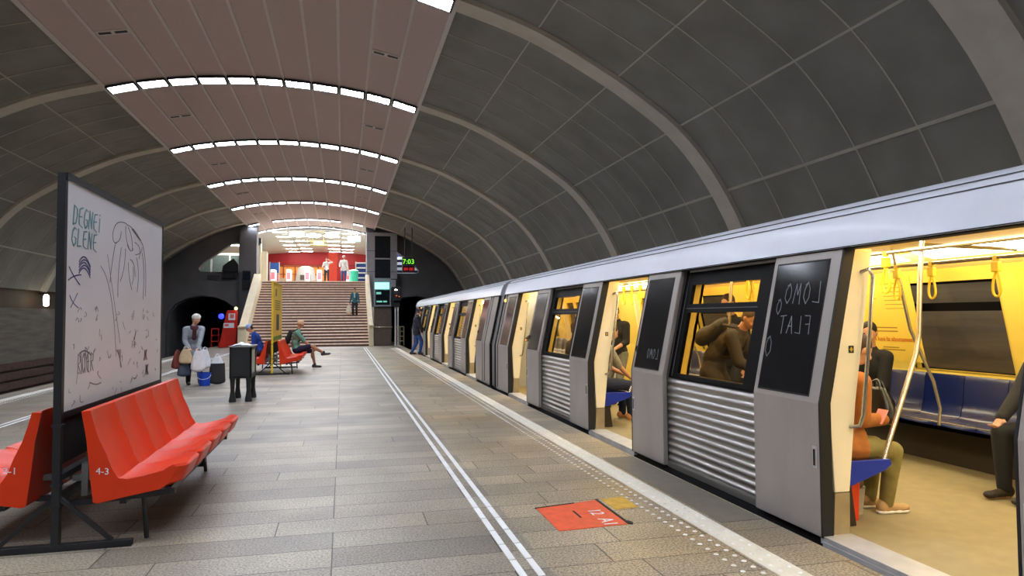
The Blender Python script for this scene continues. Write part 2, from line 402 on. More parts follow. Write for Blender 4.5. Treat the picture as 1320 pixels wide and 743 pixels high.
# ================================================================ FLOOR MARKINGS
def guide_line(x, label):
    t = thing('guide_line', label, 'floor marking', (x, 0, 0))
    mb = MB(); y = -6.0
    while y < 35.0:
        mb.box(x-0.021, x+0.021, y, y+0.282, 0, 0.004); y += 0.30
    mb.build('inlay', 'white', t)
guide_line(1.02, 'thin white dashed floor line near the train, left line of the pair')
guide_line(1.125, 'thin white dashed floor line near the train, right line of the pair')
guide_line(-4.62, 'thin white dashed floor line near the left track, right line of its pair')
guide_line(-4.725, 'thin white dashed floor line near the left track, left line of its pair')
def tactile(x0, label, s):
    t = thing('tactile_strip', label, 'tactile paving', (x0+0.09, 0, 0))
    MB().box(x0, x0+0.18, -6, 34.4, 0, 0.006).build('strip', 'offwhite', t)
    mb = MB()
    def stud(x, y, r=0.017):
        n = 8; vs = []
        for (q, z) in ((r, 0.006), (r*0.75, 0.0105), (r*0.3, 0.012)):
            vs += [(x+q*cos(2*pi*j/n), y+q*sin(2*pi*j/n), z) for j in range(n)]
        mb.add(vs, [(i*n+j, i*n+(j+1) % n, (i+1)*n+(j+1) % n, (i+1)*n+j) for i in range(2) for j in range(n)]+[tuple(range(2*n, 3*n))])
    for i in range(int(36/0.1)):
        y = 1.0+i*0.1
        if y < 34:
            stud(x0+0.045, y, 0.016); stud(x0+0.135, y+0.05, 0.016)
            stud(x0-0.07*s+(0.18 if s < 0 else 0), y); stud(x0-0.17*s+(0.18 if s < 0 else 0), y+0.05)
    tag(mb.build('studs', 'stud', t, smooth=True), kind='stuff')
tactile(2.44, 'white studded safety strip along the platform edge beside the train', 1)
tactile(-6.22, 'white studded safety strip along the left platform edge at the empty track', -1)
t = thing('edge_line', 'white line crossing the floor at the foot of the stairs', 'floor marking', (-1.6, 35.2, 0))
MB().box(-4.6, 2.3, 35.0, 35.12, 0, 0.004).build('inlay', 'white', t)
# orange painted stop mark with number
t = thing('stop_mark', 'orange painted square on the floor with white number 12', 'floor marking', (1.74, 5.0, 0))
MB().add([(1.47, 5.24, 0), (2.01, 5.36, 0), (2.0, 4.69, 0), (1.47, 4.66, 0), (1.47, 5.24, .004), (2.01, 5.36, .004), (2.0, 4.69, .004), (1.47, 4.66, .004)],
         [(0, 1, 2, 3), (7, 6, 5, 4), (0, 4, 5, 1), (1, 5, 6, 2), (2, 6, 7, 3), (3, 7, 4, 0)]).build('paint', 'orangefloor', t)
mb = MB(); text_mb(mb, '12', 0.15, (1.83, 5.10, 0.004), (0, -1, 0), (1, 0, 0)); text_mb(mb, 'A1', 0.15, (1.83, 4.86, 0.004), (0, -1, 0), (1, 0, 0)); mb.build('number', 'white', t)
mb = MB(); mb.box(1.715, 1.73, 4.92, 5.10, .004, .006); mb.bar((2.01, 5.37, .004), (2.005, 4.72, .004), 0.02, 0.008); mb.bar((1.46, 5.245, .004), (1.8, 5.31, .004), 0.012, 0.008)
mb.ell((2.02, 4.72, .004), (.025, .05, .006)); mb.build('tar_seam', 'blackm', t)
t = thing('paint_patch', 'worn yellow painted patch on the floor beside the orange square', 'floor marking', (2.16, 5.2, 0))
MB().add([(2.05, 5.38, 0), (2.27, 5.40, 0), (2.25, 5.08, 0), (2.06, 5.06, 0), (2.05, 5.38, .003), (2.27, 5.40, .003), (2.25, 5.08, .003), (2.06, 5.06, .003)], [(0, 1, 2, 3), (7, 6, 5, 4), (0, 4, 5, 1), (1, 5, 6, 2), (2, 6, 7, 3), (3, 7, 4, 0)]).build('paint', 'ochre', t)
# ribbed metal threshold plates by the train
def threshold(y0, y1, label):
    t = thing('ribbed_plate', label, 'floor plate', (2.84, (y0+y1)/2, 0))
    mb = MB().box(2.66, 3.0, y0, y1, 0, 0.003)
    k = int(0.34/0.02)
    for i in range(k): mb.box(2.665+i*0.02, 2.673+i*0.02, y0, y1, 0.003, 0.006)
    mb.build('plate', mat('ribbed strip stone', (126, 118, 106), 0.45, metal=0.1, var=0.1), t)
threshold(4.55, 6.9, 'ribbed grey plate set in the floor along the nearest closed train side')
# ================================================================ CEILING LIGHTS AND VENTS
def surf(d, off):
    e = 0.02; tx = 2*e; tz = arcz(d+e)-arcz(d-e); L = sqrt(tx*tx+tz*tz)
    return Vector((XC+d+tz/L*off, 0, arcz(d)-tx/L*off)), Vector((tx/L, 0, tz/L)), Vector((tz/L, 0, -tx/L))
def light_proto():
    t = thing('ceiling_light', 'x', 'ceiling light')
    mb = MB(); mb.box(-0.325, 0.325, -0.235, -0.22, -0.03, 0.03); mb.box(-0.325, 0.325, 0.22, 0.235, -0.03, 0.03)
    mb.box(-0.325, -0.285, -0.22, 0.22, -0.03, 0.03); mb.box(0.285, 0.325, -0.22, 0.22, -0.03, 0.03); mb.box(-.31, .31, -.22, .22, 0.02, 0.03)
    mb.build('frame', 'lampframe', t)
    MB().box(-0.285, 0.285, -0.22, 0.22, -0.018, 0.0).build('diffuser', 'lamp', t)
    g = MB()
    for k in range(1, 8): g.box(-0.31+0.62*k/8-0.005, -0.31+0.62*k/8+0.005, -0.22, 0.22, -0.03, -0.018)
    for k in range(1, 4): g.box(-0.31, 0.31, -0.22+0.44*k/4-0.005, -0.22+0.44*k/4+0.005, -0.03, -0.018)
    g.build('louvre', 'lampframe', t)
    return t
lp = light_proto(); used = False
vis = {2: 'nearest full', 3: 'second', 4: 'third', 5: 'fourth', 6: 'fifth', 7: 'sixth and farthest'}
sy = [-13.4, -7.1, -0.8, 5.5, 11.85, 18.15, 24.4, 30.7, 37.0, 43.5, 47.1]
arcname = {4: 'cut-off ceiling light arc at the top edge', 5: 'nearest full ceiling light arc', 6: 'second full ceiling light arc', 7: 'third full ceiling light arc',
           8: 'fourth full ceiling light arc', 9: 'broken fifth ceiling light arc', 10: 'last ceiling light arc'}
for i, y in enumerate(sy):
    for k in range(11):
        d = -3.75+7.5*(k+0.5)/11
        p, tx, n = surf(d, 0.17)
        if i == 9 and k in (1, 8, 10): continue          # dark gaps in the fifth arc
        lab = '%s white light panel from the left in the %s' % (ORD[k], arcname.get(i, 'arc of lights overhead'))
        grp = 'light panels of the ' + arcname.get(i, 'arcs of lights overhead')
        if i == 4 and k == 10: lab = 'white louvred light panel cut off by the top edge of the view'
        elif i < 5:
            lab = 'white louvred ceiling light panel in an arc above and behind the viewer'; grp = 'light panels behind the viewer'
        if not used: o = lp; used = True; o['label'] = lab; o['group'] = grp
        else: o = dup(lp, (0, 0, 0), 0, lab, grp)
        o.location = (p.x, y, p.z); o.rotation_euler = (0, -atan2(tx.z, tx.x), 0)
def vent_proto():
    t = thing('ceiling_vent', 'x', 'air vent')
    mb = MB().box(-0.3, 0.3, -0.11, 0.11, -0.012, 0.0); mb.build('frame', 'batten', t)
    for s in (-1, 1): MB().box(s*0.15-0.115, s*0.15+0.115, -0.05, 0.05, -0.016, 0.001).build('slot', 'blackm', t)
    return t
vp = vent_proto(); first = True
for i, y in enumerate([8.9, 15.15, 21.1, 27.4, 33.7, 40.0]):
    for s, sd in ((-1, 'left'), (1, 'right')):
        if i == 0: continue
        d = s*3.75*(1-1.5*2/11)
        p, tx, n = surf(d, 0.125)
        lab = '%s of the paired-slot air vents along the %s side of the brown ceiling' % (['', 'nearest', 'second', 'third', 'fourth', 'fifth and farthest'][i], sd)
        o = vp if first else dup(vp, (0, 0, 0)); first = False
        o['label'] = lab; o['group'] = 'air vents in the brown ceiling'
        o.location = (p.x, y, p.z); o.rotation_euler = (0, -atan2(tx.z, tx.x), 0)
# ================================================================ STAIRS AND END OF THE PLATFORM
t = thing('staircase', 'wide brown stone staircase rising to the upper hall', 'stairs', (-1.8, 37, 0))
NS, Y0, RISE, RUN = 24, 37.0, 3.75/24, 7.4/24
prof = [(Y0, 0)]
for k in range(NS): prof += [(Y0+k*RUN, (k+1)*RISE), (Y0+(k+1)*RUN, (k+1)*RISE)]
prof += [(Y0+NS*RUN, -0.2), (Y0, -0.2)]
MB().prism([(a, b) for a, b in prof], 'x', -4.72, 1.34).build('steps', 'stair', t)
for k in range(NS):
    y = Y0+k*RUN; z = (k+1)*RISE
    MB().box(-4.72, 1.34, y-0.025, y+0.15, z-0.06, z+0.006).build('nosing', 'nosing', t)
def balustrade(x0, x1, label):
    t = thing('balustrade', label, 'balustrade', ((x0+x1)/2, 37.3, 0))
    MB().prism([(36.9, -0.0), (37.0, 1.05), (37.55, 1.08), (43.37, 4.05), (43.37, 0)], 'x', x0, x1).build('side_slab', 'stone', t, bevel=0.02)
    MB().prism([(36.85, 1.02), (36.85, 1.1), (37.5, 1.14), (43.37, 4.13), (43.37, 4.03), (37.55, 1.04)], 'x', x0, x1).build('coping', 'stone', t, bevel=0.02)
balustrade(-5.12, -4.72, 'cream stone balustrade on the left side of the wide stairs')
balustrade(1.34, 1.58, 'cream stone balustrade on the right side of the wide stairs')
# grey portal tower at the right of the stair head
t = thing('portal_tower', 'tall grey clad tower with dark glass at the right of the stairs', 'tower', (2.35, 43.6, 3.2))
mb = MB(); mb.box(1.42, 1.92, 43.4, 44.0, 2.0, 6.75); mb.box(2.88, 3.28, 43.4, 44.0, 3.35, 6.75); mb.box(1.92, 2.88, 43.4, 44.0, 6.55, 6.75); mb.build('frame', 'grey', t)
MB().box(1.92, 2.88, 43.55, 44.0, 2.2, 6.55).build('glass_panel', 'tglass', t)
MB().box(1.92, 2.88, 43.5, 43.56, 5.1, 5.18).build('transom', 'grey', t)
mb = MB(); 
for z in (4.3, 5.6): mb.box(1.41, 1.925, 43.39, 43.4, z, z+.02); mb.box(2.875, 3.285, 43.39, 43.4, z, z+.02)
mb.build('joint_line', 'tglass', t)
MB().box(-5.95, -5.0, 43.5, 44.0, 0, 6.9).build('wall_pier', 'dark')
for o in [bpy.data.objects['wall_pier']]: struct(o)
# bronze clad wall beside the right balustrade
t = thing('stair_side_wall', 'bronze metal clad wall right of the stairs below the display screen', 'clad wall', (2.05, 40, 0))
mb = MB()
for k in range(6): mb.box(1.6, 2.5, 37.0+k*1.15, 37.0+k*1.15+1.14, 0, 2.05)
mb.build('cladding', 'bronze', t)
mb = MB()
for z in (0.98,): mb.tube([(1.62, 36.93, z), (2.55, 36.93, z), (2.6, 37.2, z), (2.6, 43, z)], 0.025)
mb.build('handrail', 'chrome', t)
t = thing('display_screen', 'dark information screen with green lit sign above the bronze wall', 'display', (2.02, 37, 2.05))
MB().box(1.6, 2.46, 36.75, 37.05, 2.07, 3.55).build('case', mat('screen case', (150, 160, 170), 0.4), t)
MB().box(1.66, 2.4, 36.73, 36.75, 2.15, 2.92).build('screen', 'screen', t)
MB().box(1.63, 2.36, 36.72, 36.75, 2.98, 3.32).build('sign_face', 'greenlamp', t)
mb = MB(); mb.box(1.72, 2.0, 36.725, 36.73, 2.28, 2.36); mb.box(2.06, 2.25, 36.725, 36.73, 2.28, 2.36); mb.box(1.7, 1.95, 36.725, 36.73, 2.7, 2.82)
mb.build('lit_text', mat('screen text', (120, 200, 180), 0.5, emit=0.6), t)
t = thing('signal_light', 'black signal housing with small lamps hanging right of the screen', 'signal', (2.75, 36.8, 2.05))
mb = MB(); mb.box(2.5, 3.0, 36.7, 37.0, 2.35, 3.1); mb.box(2.5, 2.95, 36.75, 36.95, 2.05, 2.3); mb.build('housing', 'black', t, bevel=0.03)
mb = MB(); mb.bar((2.75, 36.85, 3.1), (2.75, 36.85, 3.5), 0.05); mb.bar((2.75, 36.85, 3.5), (2.465, 36.9, 3.5), 0.05); mb.build('bracket', 'black', t)
for (x, z, m_) in ((2.72, 2.92, 'halllamp'), (2.75, 2.6, 'orange'), (2.9, 2.55, 'orange')):
    MB().lathe([(0.05, 0), (0.055, 0.02), (0.03, 0.04)], (x, 36.69, z), 12).build('lamp_lens', m_, t)
t = thing('light_post', 'pair of pale posts standing below the signal housing', 'post', (2.65, 37, 0))
for x in (2.7, 2.84): MB().box(x-0.03, x+0.03, 36.9, 36.96, 0, 2.05).build('post', 'white', t)
MB().box(2.64, 2.9, 36.88, 36.98, 1.98, 2.04).build('cap', 'white', t)
MB().box(2.64, 2.9, 36.86, 37.0, 0, 0.03).build('base_plate', 'white', t)
t = thing('railing', 'low pale metal railing at the platform end before the tunnel', 'railing', (2.9, 36.7, 0))
mb = MB()
for z in (0.25, 0.5, 0.75, 1.0): mb.tube([(2.72, 36.6, z), (3.12, 36.6, z)], 0.018)
mb.build('rail', mat('railing paint', (190, 176, 140), 0.4, metal=0.3), t)
for x in (2.72, 2.92, 3.12): MB().tube([(x, 36.6, 0), (x, 36.6, 1.02)], 0.02).build('post', mat('railing paint', (190, 176, 140)), t)
# platform clock hanging in front of the right crescent window
t = thing('platform_clock', 'hanging black clock with green digits above red digits', 'clock', (3.12, 34, 4.4))
MB().box(2.82, 3.42, 33.95, 34.15, 4.02, 4.42).build('upper_case', 'black', t)
MB().box(2.82, 3.42, 33.95, 34.15, 3.7, 4.0).build('lower_case', mat('dark red case', (60, 8, 14), 0.3), t)
mb = MB(); mb.tube([(2.95, 34.05, 4.42), (2.95, 34.05, 5.9)], 0.02); mb.tube([(3.3, 34.05, 4.42), (3.3, 34.05, 5.9)], 0.02); mb.build('hanger', 'black', t)
mb = MB(); text_mb(mb, '7:03', 0.34, (3.12, 33.945, 4.1), (1, 0, 0), (0, 0, 1), align='CENTER'); mb.build('digits', 'green_led', t)
mb = MB(); text_mb(mb, '00 00', 0.2, (3.12, 33.945, 3.78), (1, 0, 0), (0, 0, 1), align='CENTER'); mb.build('digits', 'red_led', t)
t = thing('wall_lamp', 'small glowing lamp on the far left side wall', 'wall lamp', (-11.0, 29.7, 2.2))
MB().box(-11.2, -10.95, 29.66, 29.74, 2.45, 2.5).build('bracket', 'black', t)
MB().lathe([(0.05, 0), (0.09, 0.03), (0.1, 0.3), (0.08, 0.42), (0.03, 0.45)], (-10.95, 29.7, 2.0), 14).build('shade', 'walllamp', t, smooth=True)
t = thing('wall_speaker', 'black loudspeaker on the wall below the left crescent window', 'loudspeaker', (-6.6, 43.9, 4))
mb = MB(); mb.box(-6.9, -6.2, 43.7, 44.0, 3.85, 4.15); mb.build('case', 'black', t, bevel=0.02)
mb = MB(); mb.prism([(-6.95, 4.25), (-6.05, 4.25), (-6.05, 4.7), (-6.3, 5.05), (-6.6, 4.85), (-6.9, 4.6)], 'y', 43.6, 43.9); mb.build('horn', 'black', t, bevel=0.03)
t = thing('wall_panel', 'pale framed notice panel under the left crescent window', 'notice panel', (-7.4, 43.9, 3.8))
MB().box(-7.85, -7.05, 43.94, 44.0, 3.75, 4.12).build('frame', mat('dull frame', (112, 112, 110), 0.6), t)
MB().box(-7.8, -7.1, 43.92, 43.94, 3.8, 4.07).build('sheet', mat('dull sheet', (70, 72, 76), 0.6), t)
t = thing('wall_cabinet', 'dark electrical cabinet on the pier left of the stairs', 'cabinet', (-5.5, 43.4, 3.6))
MB().box(-5.75, -5.3, 43.3, 43.5, 3.2, 4.3).build('case', 'black', t, bevel=0.01)
MB().box(-5.72, -5.33, 43.28, 43.3, 3.75, 4.25).build('door', 'tglass', t)
# red help kiosk left of the stairs
t = thing('help_kiosk', 'red help point kiosk with sloping front left of the stairs', 'kiosk', (-5.7, 38.4, 0))
MB().prism([(-6.2, 0), (-5.35, 0), (-5.35, 1.9), (-5.8, 1.9)], 'y', 38.1, 38.8).build('body', mat('kiosk red', (206, 38, 24), 0.4), t, bevel=0.02)
mb = MB(); mb.box(-5.95, -5.45, 38.07, 38.1, 1.0, 1.25); mb.box(-5.72, -5.4, 38.07, 38.1, 1.4, 1.75); mb.build('notice', 'white', t)
mb = MB(); mb.box(-5.65, -5.45, 38.06, 38.07, 1.5, 1.7); mb.box(-5.9, -5.7, 38.06, 38.07, 1.08, 1.2); mb.build('print', mat('print pink', (224, 120, 130), 0.5), t)
MB().ell((-5.35, 38.0, 2.0), 0.08).build('beacon', 'warmlamp', t, smooth=True)
MB().ell((-6.15, 38.6, 1.6), (0.14, .1, .14)).build('lamp', 'bluelamp', t, smooth=True)
t = thing('barrier_frame', 'small red tube barrier beside the red kiosk', 'barrier', (-6.4, 38.5, 0))
mb = MB()
for z in (0.3, 0.62, 0.95): mb.tube([(-6.6, 38.5, z), (-6.25, 38.5, z)], 0.02)
mb.build('rail', mat('kiosk red', (206, 38, 24)), t)
for x in (-6.6, -6.25): MB().tube([(x, 38.5, 0), (x, 38.5, 0.97)], 0.022).build('post', mat('kiosk red', (206, 38, 24)), t)

# ================================================================ UPPER HALL
HZ = 3.75
struct(MB().box(-12.5, 9, 44.4, 64.2, HZ-0.3, HZ).build('floor_hall', mat('hall floor', (206, 200, 192), 0.35)))
hp = [(XC+d, 7.35-0.012*d*d) for d in samp(-10.4, 10.4, 30)]
mb = MB(); n = len(hp)
mb.add([(p[0], 47.7, p[1]) for p in hp]+[(p[0], 47.7, p[1]+0.2) for p in hp]+[(p[0], 64.2, p[1]) for p in hp]+[(p[0], 64.2, p[1]+.2) for p in hp],
       [(i, i+1, 2*n+i+1, 2*n+i) for i in range(n-1)]+[(n+i, 3*n+i, 3*n+i+1, n+i+1) for i in range(n-1)]+[(i, n+i, n+i+1, i+1) for i in range(n-1)])
struct(mb.build('ceiling_hall', 'hallwhite', smooth=True))
hp2 = [(XC+d, 6.62-0.012*d*d) for d in samp(-10.4, 10.4, 30)]
for s, nm in ((-1, 'left'), (1, 'right')):   # hall strip between end wall and hall ceiling beyond the brown panelling
    xs = sorted((XC+s*3.78, XC+s*10.4))
    struct(MB().box(xs[0], xs[1], 44.5, 48.0, 6.5, 6.7).build('ceiling_soffit', 'hallwhite'))
    x = XC+s*10.4; struct(MB().box(min(x, x+s*.2), max(x, x+s*.2), 44.4, 64.2, HZ, 7).build('wall_hall_'+nm, 'hallwhite'))
struct(MB().box(-12.3, 8.7, 64.0, 64.3, HZ, 7.6).build('wall_hall_back', 'hallred'))
struct(MB().box(-12.3, 8.7, 63.97, 64.0, 6.15, 6.22).build('trim_90', mat('dark red', (110, 16, 24), .5)))
for row, y in enumerate([48.4, 51, 54, 57, 60, 62.5]):
    for k, (x, sd) in enumerate(((-4.1, 'left'), (-3.0, 'left'), (-0.7, 'right'), (0.4, 'right'))):
        z = 7.35-0.012*(x-XC)**2
        t = thing('slat_light', '%s narrow lamp from the left in the %s row of the upper hall ceiling' % (ORD[k], ['nearest', 'second', 'third', 'fourth', 'fifth', 'farthest'][row]), 'ceiling light', (x, y, z), 0, 'narrow lamps of the upper hall ceiling')
        MB().box(x-0.48, x+0.48, y-0.17, y+0.17, z-0.05, z).build('housing', 'lampframe', t); MB().box(x-0.45, x+0.45, y-0.1, y+0.1, z-0.07, z-0.05).build('diffuser', 'halllamp', t)
for k, x in enumerate((-3.0, -1.9, -0.78)):
    t = thing('round_lamp', '%s large round lamp above the stair head' % ['left', 'middle', 'right'][k], 'ceiling lamp', (x, 47.9, 7.2), 0, 'round lamps above the stair head')
    MB().lathe([(0.05, 0.18), (0.46, 0.14), (0.5, 0.08), (0.5, 0.05), (0.05, 0.05)], (x, 47.9, 6.95), 24).build('rim', 'white', t)
    MB().lathe([(0.02, -0.05), (0.35, -0.03), (0.47, 0.04), (0.1, 0.05)], (x, 47.9, 6.95), 24).build('diffuser', 'halllamp', t, smooth=True)
t = thing('lantern', 'square yellowish lantern hanging below the round lamps', 'lantern', (-1.6, 49.3, 6.6))
mb = MB(); mb.box(-2.25, -1.05, 49.0, 49.7, 6.48, 6.52); mb.box(-2.25, -1.05, 49.0, 49.7, 6.74, 6.78); mb.tube([(-2, 49.3, 6.78), (-2, 49.3, 7.33)], .02); mb.tube([(-1.3, 49.3, 6.78), (-1.3, 49.3, 7.33)], .02); mb.build('frame', mat('ochre frame', (190, 176, 110), 0.5), t)
MB().box(-1.95, -1.3, 49.03, 49.6, 6.52, 6.74).build('glass', 'warmlamp', t)
t = thing('exit_sign', 'green lit sign hanging at the upper right of the stair head', 'sign', (0.72, 47.3, 6.7))
MB().box(0.3, 1.15, 47.2, 47.36, 6.55, 6.92).build('case', 'white', t); MB().box(0.34, 1.11, 47.18, 47.2, 6.59, 6.88).build('face', 'greenlamp', t); mb = MB(); mb.tube([(.5, 47.3, 6.92), (.5, 47.3, 7.3)], .02); mb.tube([(.95, 47.3, 6.92), (.95, 47.3, 7.3)], .02); mb.build('hanger', 'white', t)
t = thing('shop_front', 'orange lit shop front under the red wall of the upper hall', 'shop', (-3, 63.5, HZ))
for k in range(5):
    x0 = -6.0+k*0.98
    MB().box(x0, x0+0.88, 63.7, 63.95, HZ+0.1, 6.0).build('window', 'shop', t)
mb = MB()
for k in range(6): x0 = -6.1+k*0.98; mb.box(x0, x0+0.1, 63.6, 63.98, HZ, 6.1)
mb.box(-6.1, -1.1, 63.6, 63.98, 6.0, 6.15); mb.box(-6.1, -1.1, 63.62, 63.98, 5.3, 5.36); mb.build('frame', mat('shop frame', (150, 70, 36), .5), t)
mb = MB(); mb.box(-3.2, -2.7, 63.55, 63.6, 4.4, 5.9); mb.box(-5.4, -4.9, 63.55, 63.6, 4.2, 5.0); mb.build('poster', mat('shop poster', (226, 206, 170), .5), t)
t = thing('red_column', 'red orange column behind the two people at the stair head', 'column', (-0.75, 60, HZ)); MB().box(-1.2, -0.45, 59.7, 60.3, HZ, 6.95).build('shaft', mat('column red', (222, 66, 44), .5), t, bevel=.03); MB().box(-1.25, -0.4, 59.65, 60.35, HZ, HZ+.2).build('base', 'hallred', t)
t = thing('news_kiosk', 'white rounded kiosk before the orange shop front', 'kiosk', (-2.9, 58, HZ))
MB().lathe([(0.75, 0), (0.8, 0.1), (0.8, 0.9), (0.7, 1.3), (0.62, 1.75), (0.3, 1.9)], (-2.9, 58, HZ), 20).build('body', 'white', t, smooth=True)
mb = MB(); mb.box(-3.3, -2.5, 57.15, 57.25, HZ+.75, HZ+1.15); mb.build('opening', mat('kiosk opening', (110, 90, 80), .5), t)
for k, x in enumerate((-4.55, -3.55, -2.35, -1.55, 0.35)):
    t = thing('ticket_gate', '%s white and red ticket gate from the left at the stair head' % ORD[k], 'ticket gate', (x, 49, HZ), 0, 'ticket gates at the stair head')
    MB().box(x-0.16, x+0.16, 48.6, 49.6, HZ, HZ+1.0).build('cabinet', 'white', t, bevel=0.04)
    MB().box(x-0.12, x+0.12, 48.58, 48.6, HZ+0.35, HZ+0.8).build('front_panel', mat('gate pink', (222, 110, 120), .5), t)
t = thing('waste_bin', 'turquoise bin beside the white hooded person at the stair head', 'bin', (0.75, 47.5, HZ)); MB().lathe([(0.2, 0), (0.26, 0.05), (0.3, 0.85), (0.22, 0.95)], (0.72, 47.5, HZ), 16).build('body', mat('turquoise', (60, 190, 150), .4), t, smooth=True); MB().lathe([(0.32, .85), (.32, .9), (.1, .97)], (0.72, 47.5, HZ), 16).build('rim', 'white', t)
t = thing('shelf_unit', 'blue and white slatted shelf at the right of the upper hall', 'shelf', (1.4, 54, HZ))
for k in range(5): MB().box(0.95, 2.0, 53.8, 54.3, HZ+0.35+k*0.38, HZ+0.43+k*0.38).build('shelf_board', 'white', t)
MB().box(0.97, 2.0, 54.25, 54.32, HZ, HZ+1.95).build('back_panel', mat('shelf blue', (40, 70, 150), .5), t); mb = MB(); mb.box(0.93, 0.99, 53.8, 54.32, HZ, HZ+2.0); mb.box(1.98, 2.04, 53.8, 54.32, HZ, HZ+2.0); mb.build('upright', 'white', t)
t = thing('blue_poster_stand', 'blue poster stand at the left of the upper hall', 'poster stand', (-4.8, 52, HZ)); MB().box(-5.05, -4.45, 51.9, 52, HZ+0.95, HZ+1.7).build('panel', mat('poster blue', (24, 70, 140), .5), t); MB().box(-5.05, -4.5, 51.85, 51.9, HZ+0.1, HZ+0.9).build('lower_panel', mat('poster red print', (196, 90, 100), .5, var=.4, scale=4), t); mb = MB(); mb.box(-5.1, -5.04, 51.9, 52, HZ, HZ+1.75); mb.box(-4.46, -4.4, 51.9, 52, HZ, HZ+1.75); mb.build('frame', 'grey', t)
t = thing('stone_pillar', 'cream pillar at the left edge of the stair head', 'pillar', (-4.98, 45.6, HZ)); MB().box(-5.4, -4.95, 45.2, 45.9, HZ, 6.2).build('shaft', 'stone', t, bevel=.02); MB().box(-5.42, -4.6, 45.5, 45.9, HZ, HZ+1.9).build('side_pier', 'stone', t, bevel=.02)
t = thing('camera_box', 'black box lamp mounted on top of the cream pillar', 'camera', (-5.0, 45.2, 6.2)); MB().box(-5.3, -4.9, 44.95, 45.3, 6.1, 6.45).build('case', 'black', t, bevel=.03); MB().lathe([(.1, 0), (.12, .05), (.08, .12)], (-5.1, 45.0, 5.98), 12).build('lens', 'tglass', t)
t = thing('glass_door_frame', 'white framed glass doors left of the upper hall', 'doors', (-5.2, 50, HZ))
mb = MB()
for y in (47, 48.2, 49.4, 50.6): mb.box(-5.5, -5.4, y, y+0.1, HZ, 5.9)
mb.box(-5.5, -5.4, 47, 50.7, 5.9, 6.0); mb.build('frame', 'white', t); MB().box(-5.46, -5.44, 47, 50.6, HZ, 5.9).build('pane', 'tglass', t)
for (x, y, z, lab) in ((-7.0, 46.2, 6.1, 'tube lamp over the cabin seen through the left crescent window'), (4.0, 45.6, 6.1, 'added tube lamp brightening the hall behind the right crescent window')):  # right lamp is added to brighten the hall side behind its window
    t = thing('tube_lamp', lab, 'ceiling lamp', (x, y, z))
    MB().box(x-.7, x+.7, y-.1, y+.1, z, z+.08).build('housing', 'white', t); MB().box(x-.66, x+.66, y-.07, y+.07, z-.05, z).build('tube', 'halllamp', t)
    mb = MB(); mb.tube([(x-.5, y, z+.08), (x-.5, y, 6.5)], .015); mb.tube([(x+.5, y, z+.08), (x+.5, y, 6.5)], .015); mb.build('hanger', 'white', t)
# room behind the left crescent window
t = thing('service_cabin', 'pale glazed service cabin seen through the left crescent window', 'cabin', (-7.6, 47, HZ))
mb = MB()
for x in (-9.2, -8.1, -7.0, -5.9): mb.box(x-.05, x+.05, 46.9, 47.0, HZ, 5.6)
mb.box(-9.2, -5.9, 46.9, 47.0, 5.5, 5.65); mb.box(-9.2, -5.9, 46.9, 47.0, HZ+.55, HZ+.65); mb.build('frame', 'white', t)
MB().box(-9.2, -5.9, 46.95, 46.97, HZ, 5.5).build('glazing', mat('cabin glazing', (118, 134, 136), .3), t); MB().box(-9.3, -8.1, 47, 47.4, HZ, 5.6).build('wall_panel', 'stone', t)
# blue slatted barrier behind the right crescent window
t = thing('striped_panel', 'white and blue striped panel seen through the right crescent window', 'panel', (4, 46, HZ))
for k in range(4): MB().box(3.2, 5.2, 46, 46.1, HZ+0.5+k*.35, HZ+0.68+k*.35).build('stripe', mat('pale blue', (190, 205, 230), .5), t)
MB().box(3.2, 5.2, 46.1, 46.15, HZ, HZ+2.0).build('backing', mat('navy', (30, 40, 80), .5), t)
# ================================================================ BENCHES AND BOARDS
def seat_loft(mb, y0, y1):
    n = 12; loops = []
    for i in range(n+1):
        u = i/n; e = abs(2*u-1); dish = 0.034*(1-e**2.6); sc = 0.07*e**9; lip = 0.018*e**6
        def P(x, z, nx, nz, k=1.0): return (x-nx*dish*k, z-nz*dish*k)
        top = [(0.135-lip, 0.895-0.5*lip), P(0.172, 0.89, .95, .2, .3), P(0.195, 0.80, .95, .2), P(0.225, 0.70, .95, .2), P(0.27, 0.60, .93, .3), P(0.305, 0.50, .9, .3), P(0.345, 0.435, .7, .7), P(0.40, 0.425, .2, 1), P(0.5, 0.44, 0, 1), P(0.62, 0.47, 0, 1), P(0.70-sc*.6, 0.495, 0, 1, .6), (0.75-sc, 0.505), (0.77-sc, 0.49), (0.765-sc, 0.47)]
        bot = [(0.73-sc, 0.385), (0.6, 0.345), (0.4, 0.31), (0.22, 0.275), (0.195, 0.285), (0.175, 0.45), (0.15, 0.7)]
        loops.append([(x, y0+(y1-y0)*u, z) for (x, z) in top+bot])
    k = len(loops[0]); vs = [p for L in loops for p in L]
    fs = [(i*k+j, i*k+(j+1) % k, (i+1)*k+(j+1) % k, (i+1)*k+j) for i in range(n) for j in range(k)]
    fs += [tuple(range(k)), tuple(range(n*k+k-1, n*k-1, -1))]
    return mb.add(vs, fs)
